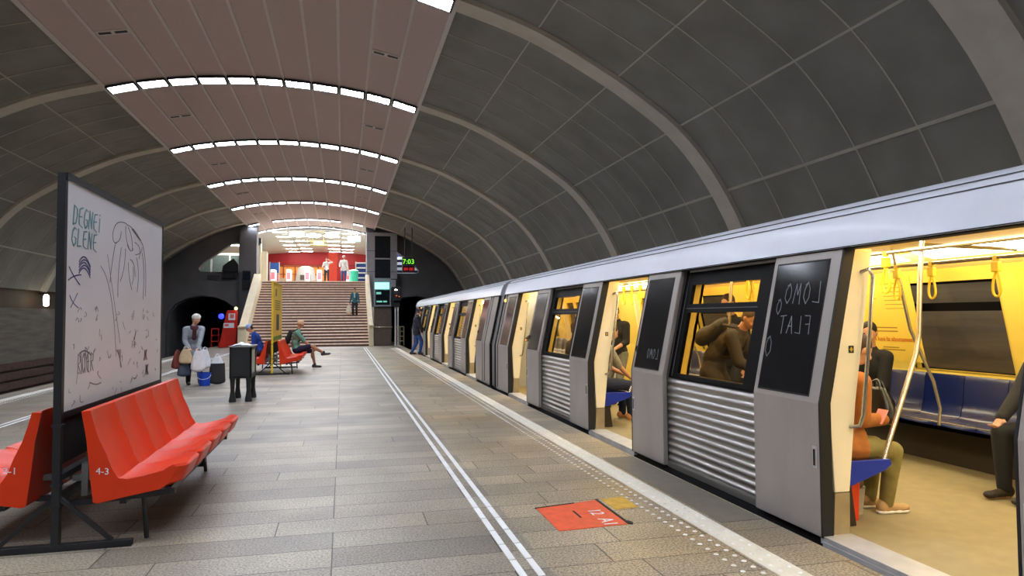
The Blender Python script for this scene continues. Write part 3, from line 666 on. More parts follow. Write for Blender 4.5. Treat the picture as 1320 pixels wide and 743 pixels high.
def bench_proto():
    t = thing('platform_bench', 'x', 'bench')
    for k in range(5):
        y0 = -1.26+k*0.504; seat_loft(MB(), y0+0.003, y0+0.501).build('seat', 'red', t, smooth=True, ang=38)
    mb = MB(); mb.box(0.34, 0.38, -1.2, 1.2, 0.25, 0.3); mb.box(0.62, 0.66, -1.2, 1.2, 0.3, 0.345)
    for y in (-1.18, -0.1, 1.02): mb.bar((0.03, y, 0.27), (0.68, y, 0.31), 0.035)
    mb.build('rail', 'black', t)
    for y in (-1.16, 0.94): MB().tube([(0.475, y, 0.33), (0.485, y, 0.2), (0.50, y, 0.0)], 0.016).build('leg', 'black', t)
    for y in (-1.1, 1.0):
        mb = MB(); mb.box(0.02, 0.2, y, y+0.04, 0.40, 0.44); mb.box(0.08, 0.12, y-.02, y+.06, 0.30, 0.52)
        mb.build('clamp', mat('galvanised clamp', (120, 120, 118), 0.4, metal=.5), t)
    return t
YB1, YB2 = 6.42, 20.5
b0 = bench_proto(); b0['label'] = 'nearest orange row of five plastic seats in front of the graffitied white board'
b0.location = (XC, YB1, 0); b0['group'] = 'orange platform benches'
b1 = dup(b0, (XC, YB1+0.0, 0), pi, 'orange bench cut by the left edge, behind the graffitied white board')
b2 = dup(b0, (XC, YB2, 0), 0, 'distant orange bench where the person in the green shirt sits')
b3 = dup(b0, (XC, YB2, 0), pi, 'distant orange bench where the person in the blue jacket sits')
mb = MB(); text_mb(mb, '4-3', 0.062, (XC+0.21, YB1-1.259, 0.47), (1, 0, -.1), (0, 0, 1)); mb.build('seat_number', 'white', None)
o = bpy.data.objects['seat_number']; o.parent = b0; o.location = -b0.location
mb = MB(); text_mb(mb, '3-1', 0.062, (XC-0.33, YB1-1.2595, 0.50), (1, 0, -.05), (0, 0, 1)); o = mb.build('seat_number', 'white', None)
o.parent = b1; o.matrix_parent_inverse = (Matrix.Translation(b1.location) @ Matrix.Rotation(pi, 4, 'Z')).inverted()

def board_stand(name, label, cy, half, mid, cat, pm='black'):
    t = thing(name, label, cat, (XC, cy, 0))
    mb = MB()
    for y in (cy-half, cy+half):
        MB().box(XC-0.024, XC+0.024, y-0.024, y+0.024, 0.0, 2.47).build('post', pm, t, bevel=0.003)
        MB().box(XC-0.45, XC+0.45, y-0.025, y+0.025, 0.0, 0.045).build('foot', 'black', t, bevel=0.003)
        for s in (-1, 1): MB().bar((XC+s*0.015, y, 0.34), (XC+s*0.33, y, 0.045), 0.025).build('brace', 'black', t)
    mb.box(XC-0.03, XC+0.03, cy-half, cy+half, 2.43, 2.475); mb.box(XC-0.03, XC+0.03, cy-half, cy+half, 0.85, 0.89)
    mb.build('frame', pm, t)
    MB().box(XC-0.02, XC+0.02, cy-half+0.02, cy+half-0.02, 0.89, 2.43).build('panel', mid, t)
    MB().box(XC-0.015, XC+0.015, cy-half+.02, cy+half-.02, 0.55, 0.85).build('backing_plate', 'blackm', t)
    mb = MB()
    for z in (0.31, 0.45): mb.box(XC-0.03, XC+0.03, cy-half, cy+half, z, z+0.04)
    for y in (cy-half, cy+half):
        for z in (0.28, 0.42, 0.8): mb.box(XC-0.03, XC+0.03, y-.03, y+.03, z, z+.015)
    mb.build('cross_rail', 'black', t)
    return t
t1 = board_stand('notice_board', 'large white board covered in marker graffiti in a black frame', 6.37, 1.26, 'board', 'notice board')
t2 = board_stand('notice_board', 'distant yellow poster board rising between the two seated people', 20.5, 1.3, 'posteryellow', 'notice board', mat('yellow post paint', (240, 196, 30), .45))
for s in (1,):
    x = XC+0.021
    mb = MB(); mb.box(x, x+.002, 20.1, 20.9, 1.15, 1.6); mb.build('picture', mat('poster photo', (84, 70, 66), .5, var=.4, scale=8), t2)
    mb = MB()
    for k in range(5): mb.box(x, x+.002, 19.7, 21.2, 1.72+k*.06, 1.745+k*.06)
    mb.box(x, x+.002, 19.8, 20.2, 2.1, 2.3); mb.build('print', mat('poster print', (150, 110, 30), .5), t2)
    MB().box(x, x+.002, 19.25, 21.75, 0.89, 1.0).build('green_band', mat('poster green', (120, 150, 60), .5), t2)
# marker strokes -------------------------------------------------
GL = {'D': [[(0, 0), (0, 1), (.5, .85), (.6, .5), (.45, .1), (0, 0)]], 'E': [[(.6, 1), (.1, .9), (0, .5), (.1, .1), (.6, 0)], [(.05, .5), (.5, .55)]],
      'G': [[(.6, .9), (.3, 1), (.05, .75), (0, .3), (.3, 0), (.6, .15), (.6, .45), (.35, .45)]], 'N': [[(0, 0), (.05, 1), (.5, .05), (.55, 1)]],
      'L': [[(.1, 1), (0, 0), (.55, .05)]], 'I': [[(.2, .8), (.2, 0)], [(.2, 1), (.22, .95)]], 'R': [[(0, 0), (.05, 1), (.5, .85), (.45, .55), (.05, .5), (.6, 0)]],
      'O': [[(.3, 1), (.05, .7), (.05, .3), (.3, 0), (.55, .3), (.55, .7), (.3, 1), (.5, .9)]], 'M': [[(0, 0), (.1, 1), (.3, .4), (.5, 1), (.6, 0)]],
      'F': [[(0, 0), (.05, 1), (.55, 1)], [(.05, .55), (.4, .55)]], 'A': [[(0, 0), (.3, 1), (.6, 0)], [(.12, .4), (.5, .4)]], 'T': [[(.3, 0), (.3, 1)], [(0, 1), (.6, .95)]],
      'B': [[(0, 0), (0, 1), (.45, .85), (.1, .55), (.55, .3), (.4, .02), (0, 0)]], ' ': []}
def scrawl(mb, txt, org, u, v, n, hgt, w, wd=0.7, double=False):
    org = Vector(org); u = Vector(u); v = Vector(v); x = 0
    for ch in txt:
        for st in GL[ch]:
            pts = []
            for (a, b) in st:
                pts.append(org+u*((x+a*wd+random.uniform(-.02, .02))*hgt)+v*((b+random.uniform(-.03, .03))*hgt))
            fine = []
            for p, q in zip(pts[:-1], pts[1:]):
                for k in range(3): fine.append(p.lerp(q, k/3))
            fine.append(pts[-1])
            mb.ribbon(fine, w, n)
            if double: mb.ribbon([p+u*(-.09*hgt)+v*(.02*hgt) for p in fine], w, n)
        x += wd*0.86
def bz(p0, p1, p2, n=9): # quadratic stroke
    return [((1-t)**2*p0[0]+2*t*(1-t)*p1[0]+t*t*p2[0], (1-t)**2*p0[1]+2*t*(1-t)*p1[1]+t*t*p2[1]) for t in [i/n for i in range(n+1)]]
BX = XC+0.0215
def on_board(L): return [(BX, y, z) for y, z in L]
U, V, N3 = (0, 1, 0), (0, 0, 1), (1, 0, 0)
mb = MB(); scrawl(mb, 'DEGNEI', (BX, 5.24, 2.145), U, (0, .15, 1), N3, 0.135, .006, .84, True); scrawl(mb, 'GLENE', (BX, 5.22, 2.0), U, (0, .1, 1), N3, 0.125, .006, .95, True); mb.build('graffiti', 'ink_teal', t1)
mb = MB()
q0 = lambda a, b, c, w=.0065: mb.ribbon(on_board(bz(a, b, c)), w, N3)
mp_ = lambda p: (6.02+(p[0]-6.32)*1.12, 1.68+(p[1]-1.3)*.6)
q = lambda a, b, c, w=.0065: q0(mp_(a), mp_(b), mp_(c), w)
q((6.36, 2.12), (6.4, 2.36), (6.68, 2.34)); q((6.42, 2.02), (6.55, 2.06), (6.55, 2.2)); q((6.36, 2.12), (6.36, 2.0), (6.45, 2.02)); q((6.68, 2.33), (6.9, 2.34), (7.12, 2.12)); q((6.66, 2.3), (6.64, 2.1), (6.78, 1.98))
q((6.72, 2.3), (6.84, 2.2), (6.83, 2.0)); q((6.7, 2.05), (6.8, 1.92), (6.86, 2.02)); q((6.9, 2.12), (7.1, 2.1), (7.02, 1.9)); q((6.92, 1.94), (7.1, 1.98), (7.1, 2.08)); q((6.42, 2.0), (6.34, 1.7), (6.32, 1.48)); q((6.56, 1.98), (6.48, 1.6), (6.5, 1.3))
q((6.66, 1.98), (6.66, 1.7), (6.55, 1.52)); q((6.74, 1.8), (6.74, 1.6), (6.84, 1.42)); q((6.86, 1.75), (6.9, 1.6), (6.84, 1.5)); q((6.95, 1.9), (7.05, 1.7), (6.98, 1.4)); q((7.12, 2.12), (7.25, 1.9), (7.22, 1.35)); q((7.1, 2.0), (7.2, 1.8), (7.15, 1.3)); q((6.78, 1.85), (6.9, 1.86), (6.92, 1.62))
q((6.82, 2.3), (7.0, 2.2), (7.06, 2.18), .014)
mb.build('graffiti', 'ink_black', t1)
q = q0
mb = MB()
for k in range(5): q((5.36, 1.90-k*.02), (5.46+.03*(k%2), 1.99-k*.02), (5.58, 1.88-k*.02), .009)
q((5.18, 1.85), (5.26, 1.79), (5.38, 1.74), .009); q((5.17, 1.76), (5.26, 1.8), (5.4, 1.81), .009); q((5.2, 1.66), (5.26, 1.6), (5.36, 1.58), .006); q((5.22, 1.58), (5.3, 1.64), (5.34, 1.68), .006)
mb.build('graffiti', 'ink_blue', t1)
mb = MB()
for k in range(60):
    y = random.uniform(5.22, 7.5); z = random.uniform(0.93, 1.6); s = random.uniform(.03, .1)
    q((y, z), (y+random.uniform(-s, s), z+random.uniform(-s, s)), (y+random.uniform(-s, s), z-random.uniform(0, s)), random.choice((.004, .006)))
scrawl(mb, 'ROER', (BX, 5.37, 1.12), U, V, N3, 0.14, .007, .7); q((5.95, 2.0), (6.1, 1.7), (6.3, 1.3), .005); q((5.8, 1.9), (6.1, 1.8), (6.2, 1.2), .005)
for k in range(7): q((6.2+k*.02, 1.25), (6.3, 1.2-k*.02), (6.35, 1.1), .004)
mb.build('graffiti', 'ink_faint', t1)
mb = MB(); q((6.7, 1.32), (6.72, 1.36), (6.74, 1.38), .014); q((6.71, 1.30), (6.70, 1.27), (6.70, 1.25), .01)
for (y, z) in ((7.0, 1.12), (7.05, 0.98)): 
    for k in range(4): q((y+k*.04, z), (y+.05, z+.05), (y+.02+k*.03, z+.09), .009)
for k in range(3): q((5.42+k*.07, 1.26), (5.44+k*.07, 1.2), (5.45+k*.06, 1.12), .005)
q((5.4, 1.26), (5.5, 1.3), (5.62, 1.24), .008); q((5.62, 1.04), (5.75, 1.0), (5.85, 1.02), .007); q((6.7, 0.98), (6.76, .96), (6.8, 1.0), .009)
mb.build('graffiti', 'ink_black', t1)
# ================================================================ BLACK BIN STAND
t = thing('newspaper_stand', 'black metal bin stand on four flared legs in mid platform', 'bin stand', (XC, 13.5, 0))
bx0, bx1, by0, by1 = -1.96, -1.59, 13.2, 13.95
mb = MB(); mb.box(bx0, bx1, by0, by0+.03, .43, .98); mb.box(bx0, bx1, by1-.03, by1, .43, .98); mb.box(bx0, bx0+.03, by0, by1, .43, .98); mb.box(bx0, bx1, by0, by1, .42, .46)
mb.box(bx1-.03, bx1, by0, by0+.1, .43, .98); mb.box(bx1-.03, bx1, by1-.1, by1, .43, .98); mb.box(bx1-.03, bx1, by0, by1, .43, .5); mb.box(bx1-.03, bx1, by0, by1, .93, .98)
mb.build('body', 'black', t, bevel=0.006)
MB().box(bx1-.025, bx1-.015, by0+.1, by1-.1, .5, .93).build('side_panel', mat('pale glazed panel', (196, 205, 190), .25), t)
MB().box(bx0-.02, bx1+.02, by0-.02, by1+.02, .975, 1.0).build('top', mat('worn grey top', (120, 122, 120), .45), t, bevel=.005)
for x in (bx0+.05, bx1-.05):
    for y in (by0+.05, by1-.05):
        MB().tube([(x, y, .45), (x, y, .36), (x, y, .2), (x, y, .1), (x, y, .04), (x, y, 0)], [.055, .042, .036, .05, .062, .06], 10).build('leg', 'black', t, smooth=True)
t = thing('crumpled_paper', 'crumpled white paper lying on top of the black bin stand', 'paper', (-1.75, 13.4, 1.0))
random.seed(3)
mb = MB(); mb.sheet(lambda u, v: (-1.93+.3*u, 13.25+.4*v, 1.006+.045*abs(sin(7*u+3*v))*sin(pi*u)*sin(pi*v)+.02*abs(sin(13*v-5*u))*sin(pi*u)), 12, 12); mb.build('sheet', 'white', t, solid=.004)
# ================================================================ METRO TRAIN
XT = 4.65
def xo(z): return 3.105 if z <= 0.9 else 3.105+(z-0.9)*0.2165
def sl(mb, y0, y1, z0, z1, a, b, far=False):
    """slab lying in the bent side of a car: y and z ranges, depth a..b behind the outermost face"""
    cuts = [z0]+([0.9] if z0 < 0.9 < z1 else [])+[z1]
    n = len(cuts); vs = []
    for z in cuts:
        for (y, d) in ((y0, a), (y1, a), (y1, b), (y0, b)):
            x = xo(z)+d; vs.append((2*XT-x if far else x, y, z))
    fs = [(3, 2, 1, 0), tuple(4*(n-1)+j for j in range(4))]
    for i in range(n-1):
        for j in range(4): fs.append((4*i+j, 4*i+(j+1) % 4, 4*i+4+(j+1) % 4, 4*i+4+j))
    return mb.add(vs, fs)
def mx(p, far): return (2*XT-p[0], p[1]) if far else p
ROOF = [(3.315, 1.955), (3.345, 1.96), (3.375, 2.08), (3.425, 2.19), (3.52, 2.265), (3.7, 2.325), (3.9, 2.375), (4.3, 2.445), (4.65, 2.47)]
ROOF = ROOF+[(2*XT-x, z) for x, z in ROOF[-2::-1]]
ROOFIN = [(XT+(x-XT)*0.955, max(1.957, z-0.045)) for x, z in ROOF[1:-1]]
random.seed(5)
def door_leaf(car, y0, y1, side, scr=None):
    """side: +1 when the doorway is at the low-y end"""
    L = sl(MB(), y0, y1, 0.012, 1.962, 0, 0.05).build('door_leaf', 'steel', car, bevel=0.006)
    w0, w1 = y0+0.115, y1-0.06
    sl(MB(), w0-0.012, w1+0.012, 0.935, 1.892, -0.0015, 0.01).build('window_gasket', 'blackm', L)
    sl(MB(), w0, w1, 0.948, 1.88, -0.003, 0.01).build('window', 'darkglass', L)
    ye = y0 if side > 0 else y1
    sl(MB(), ye-0.016*side if side > 0 else ye, ye if side > 0 else ye+0.016, 0.012, 1.962, 0.0, 0.085).build('door_seal', 'blackm', L)
    yh = ye+side*0.045
    mb = MB(); mb.box(3.099, 3.106, yh-0.022, yh+0.022, 0.46, 0.61); mb.build('handle', 'alu', L, bevel=.004)
    MB().box(3.096, 3.1, yh-0.01, yh+0.01, 0.48, 0.59).build('handle_slot', 'blackm', L)
    if side < 0:
        x = xo(1.13)-0.004; mb = MB(); mb.tube([(x, y1-0.06+0.034*cos(a), 1.13+0.034*sin(a)) for a in [2*pi*k/16 for k in range(16)]], 0.008, 6, True); mb.build('lock_ring', 'blackm', L)
    if scr:
        mb = MB(); nrm = Vector((-1, 0, 0.2165)).normalized(); vv = Vector((0.2165, 0, 1)).normalized()
        for (txt, yy, zz, hh) in scr:
            scrawl(mb, txt, Vector((xo(zz)-0.0035, yy, zz)), (0, 1, 0), vv, nrm, hh, 0.006, 0.8)
        mb.build('graffiti', 'scratch', L)
    return L
def window_unit(car, y0, y1, far=False):
    f = MB(); yw0, yw1 = y0+0.27, y1-0.16     # panes
    z = (0.885, 0.93, 1.525, 1.61, 1.80, 1.945)
    sl(f, y0, yw0, z[0], z[5], .07, .11, far); sl(f, yw1, y1, z[0], z[5], .07, .11, far)
    for a, b in ((z[0], z[1]), (z[2], z[3]), (z[4], z[5])): sl(f, yw0, yw1, a, b, .07, .11, far)
    u = f.build('window_unit', mat('gloss black frame', (5, 5, 6), .5, spec=.12), car)
    sl(MB(), yw0, yw1, z[1], z[2], .086, .092, far).build('pane', 'glass', u); sl(MB(), yw0, yw1, z[3], z[4], .086, .092, far).build('pane', 'glass', u)
    if not far:
        t = sl(MB(), y0+.02, y1-.1, 1.925, 1.945, .045, .07).build('rain_gutter', 'alu', u)
        g = MB()
        for yy in (y0+.07, y1-.07): sl(g, yy-.004, yy+.004, .9, 1.93, .066, .07)
        sl(g, yw0-.03, yw1+.03, 1.562, 1.57, .064, .07)
        g.build('seam', mat('seam grey', (84, 84, 88), .4), u)
        # corrugated lower side
        pr = [(3.26, 0.04)]; n = 12
        for k in range(n*12+1):
            zz = 0.05+0.825*k/(n*12); pr.append((3.172-0.016*(0.5-0.5*cos(2*pi*k/12))**1.2, zz))
        pr.append((3.26, .875))
        MB().prism(pr, 'y', y0, y1).build('corrugated_side', 'corr', car, smooth=True, ang=50)
        sl(MB(), y0, y1, 0.0, 0.05, .045, .12).build('lower_sill', 'corr', car)
    return yw0, yw1
def lining(car, y0, y1, yw0, yw1, far):
    mb = MB()
    sl(mb, y0, yw0, .44, 1.95, .17, .20, far); sl(mb, yw1, y1, .44, 1.95, .17, .20, far); sl(mb, yw0, yw1, .44, .92, .17, .20, far); sl(mb, yw0, yw1, 1.82, 1.95, .17, .20, far)
    # window reveal
    sl(mb, yw0-.015, yw0, .92, 1.82, .11, .2, far); sl(mb, yw1, yw1+.015, .92, 1.82, .11, .2, far); sl(mb, yw0, yw1, .905, .92, .11, .2, far)
    mb.build('inner_lining', 'yellow', car)
SEATP = [(3.30, .885), (3.345, .885), (3.36, .84), (3.385, .62), (3.42, .49), (3.47, .46), (3.6, .445), (3.70, .46), (3.745, .45), (3.75, .425), (3.6, .40), (3.42, .36), (3.33, .34), (3.30, .34)]
def seat_row(car, y0, n, far, detail=True):
    wd = 0.468
    pl = MB(); pl.prism([mx(p, far) for p in [(3.27, .02), (3.5, .02), (3.46, .33), (3.27, .36)]], 'y', y0+.02, y0+n*wd-.02)
    s = pl.build('seat_base', mat('dark seat base', (46, 36, 26), .6), car)
    for k in range(n):
        mb = MB(); L = []
        st = 6
        for i in range(st+1):
            u = i/st; e = abs(2*u-1); dsh = .014*(1-e*e)
            L.append([((2*XT-(x-(dsh if .36 < x < .7+3 and z > .5 and x > 3.34 else 0)) if far else x-(dsh if z > .5 and x > 3.34 else 0)), y0+k*wd+.004+(wd-.008)*u, z-(dsh if z < .5 and x > 3.42 and z > .43 else 0)) for (x, z) in SEATP])
        kk = len(SEATP); vs = [p for q in L for p in q]
        fs = [(i*kk+j, i*kk+(j+1) % kk, (i+1)*kk+(j+1) % kk, (i+1)*kk+j) for i in range(st) for j in range(kk)]+[tuple(range(kk)), tuple(range(st*kk+kk-1, st*kk-1, -1))]
        mb.add(vs, fs); mb.build('seat', 'blue', s, smooth=True, ang=45)
    if detail:
        for e in (y0-.004, y0+n*wd+.0):
            mb = MB(); mb.prism([mx(p, far) for p in [(3.3, .52), (3.42, .475), (3.76, .475), (3.775, .44), (3.72, .40), (3.42, .30), (3.3, .30)]], 'y', e-.014, e+.014)
            mb.build('seat_end_panel', mat('bright blue seat end', (24, 52, 168), .3), s, bevel=.004)
        mb = MB(); mb.tube([mx((3.76, .465), far)[:1]+(y0-.01, .465), mx((3.765, .465), far)[:1]+(y0+n*wd, .465)], .006, 6); mb.build('seat_trim', 'chrome', s)
def strap(car, x, y, ztop=1.95):
    mb = MB(); mb.box(x-.018, x+.018, y-.02, y+.02, ztop-.03, ztop+.015); mb.box(x-.022, x+.022, y-.032, y+.032, ztop-.115, ztop-.035)
    s = mb.build('strap_handle', 'yellowdk', car, bevel=.006)
    pts = []
    for k in range(18):
        a = 2*pi*k/18; r = 0.034*(1-.45*cos(a))
        pts.append((x, y+r*sin(a)*1.0, ztop-.215+.1*cos(a)))
    MB().tube(pts, .0105, 6, True).build('loop', 'yellowdk', s, smooth=True)
def make_car(label, doors, ya, yb, rich, near_cap, far_cap, scratches):
    car = thing('metro_car', label, 'train car', (XT, (ya+yb)/2, 0))
    MB().prism(ROOF+ROOFIN[::-1], 'y', ya, yb).build('roof', 'roof', car, smooth=True, ang=50)
    mb = MB()
    for (x, z) in ((3.428, 2.195), (3.50, 2.252)): mb.box(x-.006, x+.006, ya, yb, z-.0015, z+.0045)
    mb.build('roof_seam', mat('seam grey', (84, 84, 88)), car)
    for far in (False, True):
        sl(MB(), ya, yb, 1.945, 1.966, .0, .09, far).build('door_header_gasket', 'blackm', car)
        MB().prism([mx(p, far) for p in [(3.43, 1.952), (3.455, 1.952), (3.64, 2.12), (3.43, 2.12)]], 'y', ya, yb).build('header', 'cream', car)
    MB().box(3.62, 2*XT-3.62, ya, yb, 2.12, 2.16).build('car_ceiling', 'yellow', car)
    MB().box(3.18, 2*XT-3.18, ya, yb, -.03, .018).build('car_floor', 'carfloor', car)
    MB().box(3.2, 2*XT-3.2, ya, yb, -1.05, -.03).build('underframe', 'blackm', car)
    MB().box(3.15, 3.2, ya, yb, -.45, -.01).build('side_skirt', 'blackm', car)
    nd = len(doors)
    for i, (a, b) in enumerate(doors):
        door_leaf(car, b, b+.755, 1, scratches.get((i, 'B')))
        door_leaf(car, a-.755, a, -1, scratches.get((i, 'A')))
        mb = MB(); mb.box(3.115, 3.34, a-.02, b+.02, -.03, .022); mb.box(3.113, 3.118, a, b, -.06, -.012); mb.build('door_sill', 'alu', car, bevel=.004)
        for k, (yy, s) in enumerate(((b, 1), (a, -1))):
            y2 = yy+.05*s; yy, y2 = min(yy, y2), max(yy, y2)
            for far in (False, True):
                j = MB().prism([mx(p, far) for p in [(3.22, .3), (3.335, .3), (3.40, .9), (3.565, 1.95), (3.42, 1.95), (3.19, .9)]], 'y', yy, y2).build('door_partition', 'cream', car, bevel=.004)
                MB().prism([mx(p, far) for p in [(3.205, .02), (3.33, .02), (3.335, .295), (3.22, .295)]], 'y', yy, y2).build('kick_plate', mat('kick plate', (176, 160, 128), .35, metal=.5), j)
                if not far and k == 0:
                    MB().box(3.355, 3.395, yy-.003, yy+.002, 1.235, 1.285).build('sticker', 'blackm', j)
                    mb = MB(); mb.box(3.363, 3.387, yy-.004, yy, 1.255, 1.265); mb.box(3.37, 3.38, yy-.004, yy, 1.245, 1.275); mb.build('sticker_mark', 'yellowdk', j)
                    if rich or i < 2:
                        yv = yy-.06; mb = MB(); mb.tube([(3.47, yy, 1.79), (3.50, yv+.02, 1.81), (3.515, yv, 1.76), (3.47, yv-.01, 1.4), (3.40, yv-.01, .82), (3.38, yv, .75), (3.35, yy, .735)], .014, 8); mb.build('grab_rail', 'chrome', j, smooth=True)
        # closed doors on the far side
        for (p, q) in ((a, (a+b)/2-.004), ((a+b)/2+.004, b)):
            D = MB(); sl(D, p, p+.1, .02, 1.95, .1, .15, True); sl(D, q-.1, q, .02, 1.95, .1, .15, True); sl(D, p+.1, q-.1, .02, .95, .1, .15, True); sl(D, p+.1, q-.1, 1.85, 1.95, .1, .15, True)
            d = D.build('far_door', 'yellow', car); sl(MB(), p+.1, q-.1, .95, 1.85, .12, .13, True).build('pane', 'glass', d)
    ends = [(ya, doors[0][0])]+[(doors[i][1], doors[i+1][0]) for i in range(nd-1)]+[(doors[-1][1], yb)]
    for i, (p, q) in enumerate(ends):
        if 0 < i < nd:
            yw0, yw1 = window_unit(car, p+.755, q-.755)
            window_unit(car, p+.755, q-.755, True)
            mb = MB(); sl(mb, p+.05, p+.76, 0, 1.95, .075, .12); sl(mb, q-.76, q-.05, 0, 1.95, .075, .12); mb.build('side_wall', 'steel', car)
            mb = MB(); sl(mb, p+.05, p+.76, 0, 1.95, .075, .12, True); sl(mb, q-.76, q-.05, 0, 1.95, .075, .12, True); sl(mb, p+.76, q-.76, 0, .9, .075, .12, True); mb.build('side_wall', 'steel', car)
            for far in (False, True):
                lining(car, p+.05, q-.05, yw0, yw1, far); seat_row(car, p+.12, 6, far, True)
            if rich:
                for y in (p+.3,):
                    mb = MB(); mb.tube([(3.73, p+.14, .42), (3.77, p+.15, .52), (4.13, p+.23, 1.2), (4.17, p+.24, 1.36), (4.2, p+.245, 1.75), (4.24, p+.25, 2.12)], .018, 10); mb.build('slanted_pole', 'chrome', car, smooth=True)
                    mb = MB(); mb.tube([(5.5, p+1.4, .44), (5.53, p+1.41, .6), (5.5, p+1.45, .85), (5.3, p+1.5, 1.35), (5.12, p+1.5, 2.12)], .016, 10); mb.build('curved_pole', 'chrome', car, smooth=True)
                    mb = MB(); mb.tube([(3.73, q-.14, .42), (3.77, q-.15, .52), (4.13, q-.23, 1.2), (4.17, q-.24, 1.36), (4.2, q-.245, 1.75), (4.24, q-.25, 2.12)], .018, 10); mb.build('slanted_pole', 'chrome', car, smooth=True)
                mb = MB(); mb.tube([(4.24, p+.25, 2.02), (5.12, p+.25, 2.0)], .014); mb.build('cross_bar', 'chrome', car, smooth=True)
        else:
            lo, hi = (p, q-.755) if i == 0 else (p+.755, q)
            mb = MB(); sl(mb, lo, hi, 0, 1.955, .02 if rich else .02, .12); mb.build('end_panel', 'steel', car)
            mb = MB(); yy = lo+.22 if i else hi-.22; sl(mb, yy-.012, yy+.012, 0.05, 1.95, .012, .02); yy = (hi-.03 if i else lo+.03); sl(mb, yy-.03, yy+.03, 0.0, 1.95, .0, .05); mb.build('panel_seam', 'blackm', car)
            for far in (False, True):
                sl(MB(), p+.02 if i == 0 else p+.05, q-.05 if i == 0 else q-.02, .02, 1.95, .17, .2, far).build('inner_lining', 'yellow', car)
            sl(MB(), p, q, 0, 1.955, .075, .12, True).build('side_wall', 'steel', car)
    for x, z in ((4.2, 1.985), (5.12, 1.95)):
        MB().tube([(x, ya+.1, z), (x, yb-.1, z)], .016).build('ceiling_rail', 'chrome', car, smooth=True)
    y = ya+.4
    while y < yb-1.2:
        for far in (False, True): MB().prism([mx(p, far) for p in [(4.1, 2.108), (3.74, 2.03), (3.735, 2.045), (4.1, 2.122)]], 'y', y, min(y+1.95, yb-.2)).build('light_panel', 'carlamp', car)
        y += 2.25
    for yy, cap in ((ya, near_cap), (yb, far_cap)):
        s = 1 if yy == yb else -1
        pro = [(3.22, -.03), (3.2, .9), (3.4, 1.94)]+ROOF[1:-1]+[(2*XT-3.4, 1.94), (2*XT-3.2, .9), (2*XT-3.22, -.03)]
        if cap == 'cab':
            mb = MB(); mb.prism(pro, 'y', yy-.05, yy+.35*s); mb.build('cab_end', 'grey', car, bevel=.06)
        else:
            hole = [(4.05, .05), (5.25, .05), (5.25, 1.95), (4.05, 1.95)]
            poly_holes(pro, [hole], 'y', yy-.03, yy+.03).build('end_wall', 'grey', car)
    if rich:
        for y in (2.2, 2.95, 3.55): strap(car, 5.12, y)
        for y in (4.47, 5.1, 5.5, 5.95, 6.5, 7.3, 7.9, 9.2, 9.7): strap(car, 5.12, y)
        for y in (4.62, 4.95, 5.6, 6.0, 6.55, 9.3, 9.6, 9.9): strap(car, 4.2, y, 1.985)
    return car
D1 = [(-6.365, -4.955), (-1.865, -.455), (2.635, 4.045), (7.13, 8.545), (11.63, 13.04)]
car1 = make_car('near metro car with white roof, grey doors and yellow interior, front doors open', D1[1:], -3.6, 14.26, True, 'open', 'open',
    {(1, 'B'): [('LOMO', 4.20, 1.58, .155), ('FLAT', 4.26, 1.36, .135), ('O', 4.62, 1.5, .12), ('O', 4.66, 1.18, .16)], (2, 'A'): [('LOMO', 6.55, 1.05, .1)]})
D2 = [(16.36, 17.77), (20.86, 22.27), (25.36, 26.77), (29.86, 31.27)]
car2 = make_car('far metro car behind the gap in the white roof, towards the tunnel', D2, 14.72, 32.4, False, 'open', 'cab', {})
# open gangway between the cars
t = thing('gangway', 'dark gangway bellows in the gap between the two metro cars', 'train gangway', (XT, 14.49, 0))
for k in range(5):
    y = 14.30+k*.08
    poly_holes([(3.55, -.2), (5.75, -.2), (5.75, 2.15), (3.55, 2.15)], [[(4.05, .02), (5.25, .02), (5.25, 1.98), (4.05, 1.98)]], 'y', y, y+.05).build('fold', 'blackm', t)
MB().box(4.0, 5.3, 14.29, 14.69, -.05, .018).build('bridge_plate', 'carfloor', t)
MB().ell((3.32, 14.1, 1.83), .03).build('door_light', mat('amber lamp', (255, 190, 80), .4, emit=4), car1)
# adverts on the far inner wall
def on_far(y, z): return (2*XT-(xo(z)+.20)-.002, y, z)
vf = Vector((-.2165, 0, 1)).normalized()
p = MB(); pts = [on_far(6.93, .98), on_far(6.93, 1.9), on_far(6.05, 1.9), on_far(6.05, .98)]
n3 = Vector((-1, 0, -.2165)).normalized()
p.add(pts+[Vector(q_)+n3*.002 for q_ in pts], [(0, 1, 2, 3), (7, 6, 5, 4), (0, 4, 5, 1), (1, 5, 6, 2), (2, 6, 7, 3), (3, 7, 4, 0)])
pst = p.build('advert', mat('advert paper', (250, 214, 84), .5, var=.02), car1)
mb = MB(); text_mb(mb, '1-4 luni la abonament', .075, Vector(on_far(6.78, 1.20))+n3*.003, (0, -1, 0), vf); mb.build('advert_text', mat('advert red', (214, 96, 30), .5), pst)
mb = MB()
for zz, a, b in ((1.35, 6.85, 6.35), (1.31, 6.85, 6.35), (1.13, 6.6, 6.38), (1.105, 6.62, 6.3)):
    q_ = Vector(on_far(a, zz))+n3*.002; mb.ribbon([q_, q_+Vector((0, b-a, 0))], .012, n3)
for k in range(7):
    q_ = Vector(on_far(6.45, 1.83-k*.045))+n3*.002; mb.ribbon([q_, q_+Vector((0, -.3, 0))], .007, n3)
for k in range(10):
    q_ = Vector(on_far(6.85-.03*k, 1.75-.15*random.random()))+n3*.002; mb.ribbon([q_, q_+Vector((.0, -.05, .05*random.uniform(-1, 1)))], .007, n3)
mb.build('advert_print', mat('advert print', (176, 130, 40), .5), pst)
p = MB(); pts = [on_far(4.88, 1.3), on_far(4.88, 1.9), on_far(4.15, 1.9), on_far(4.15, 1.3)]
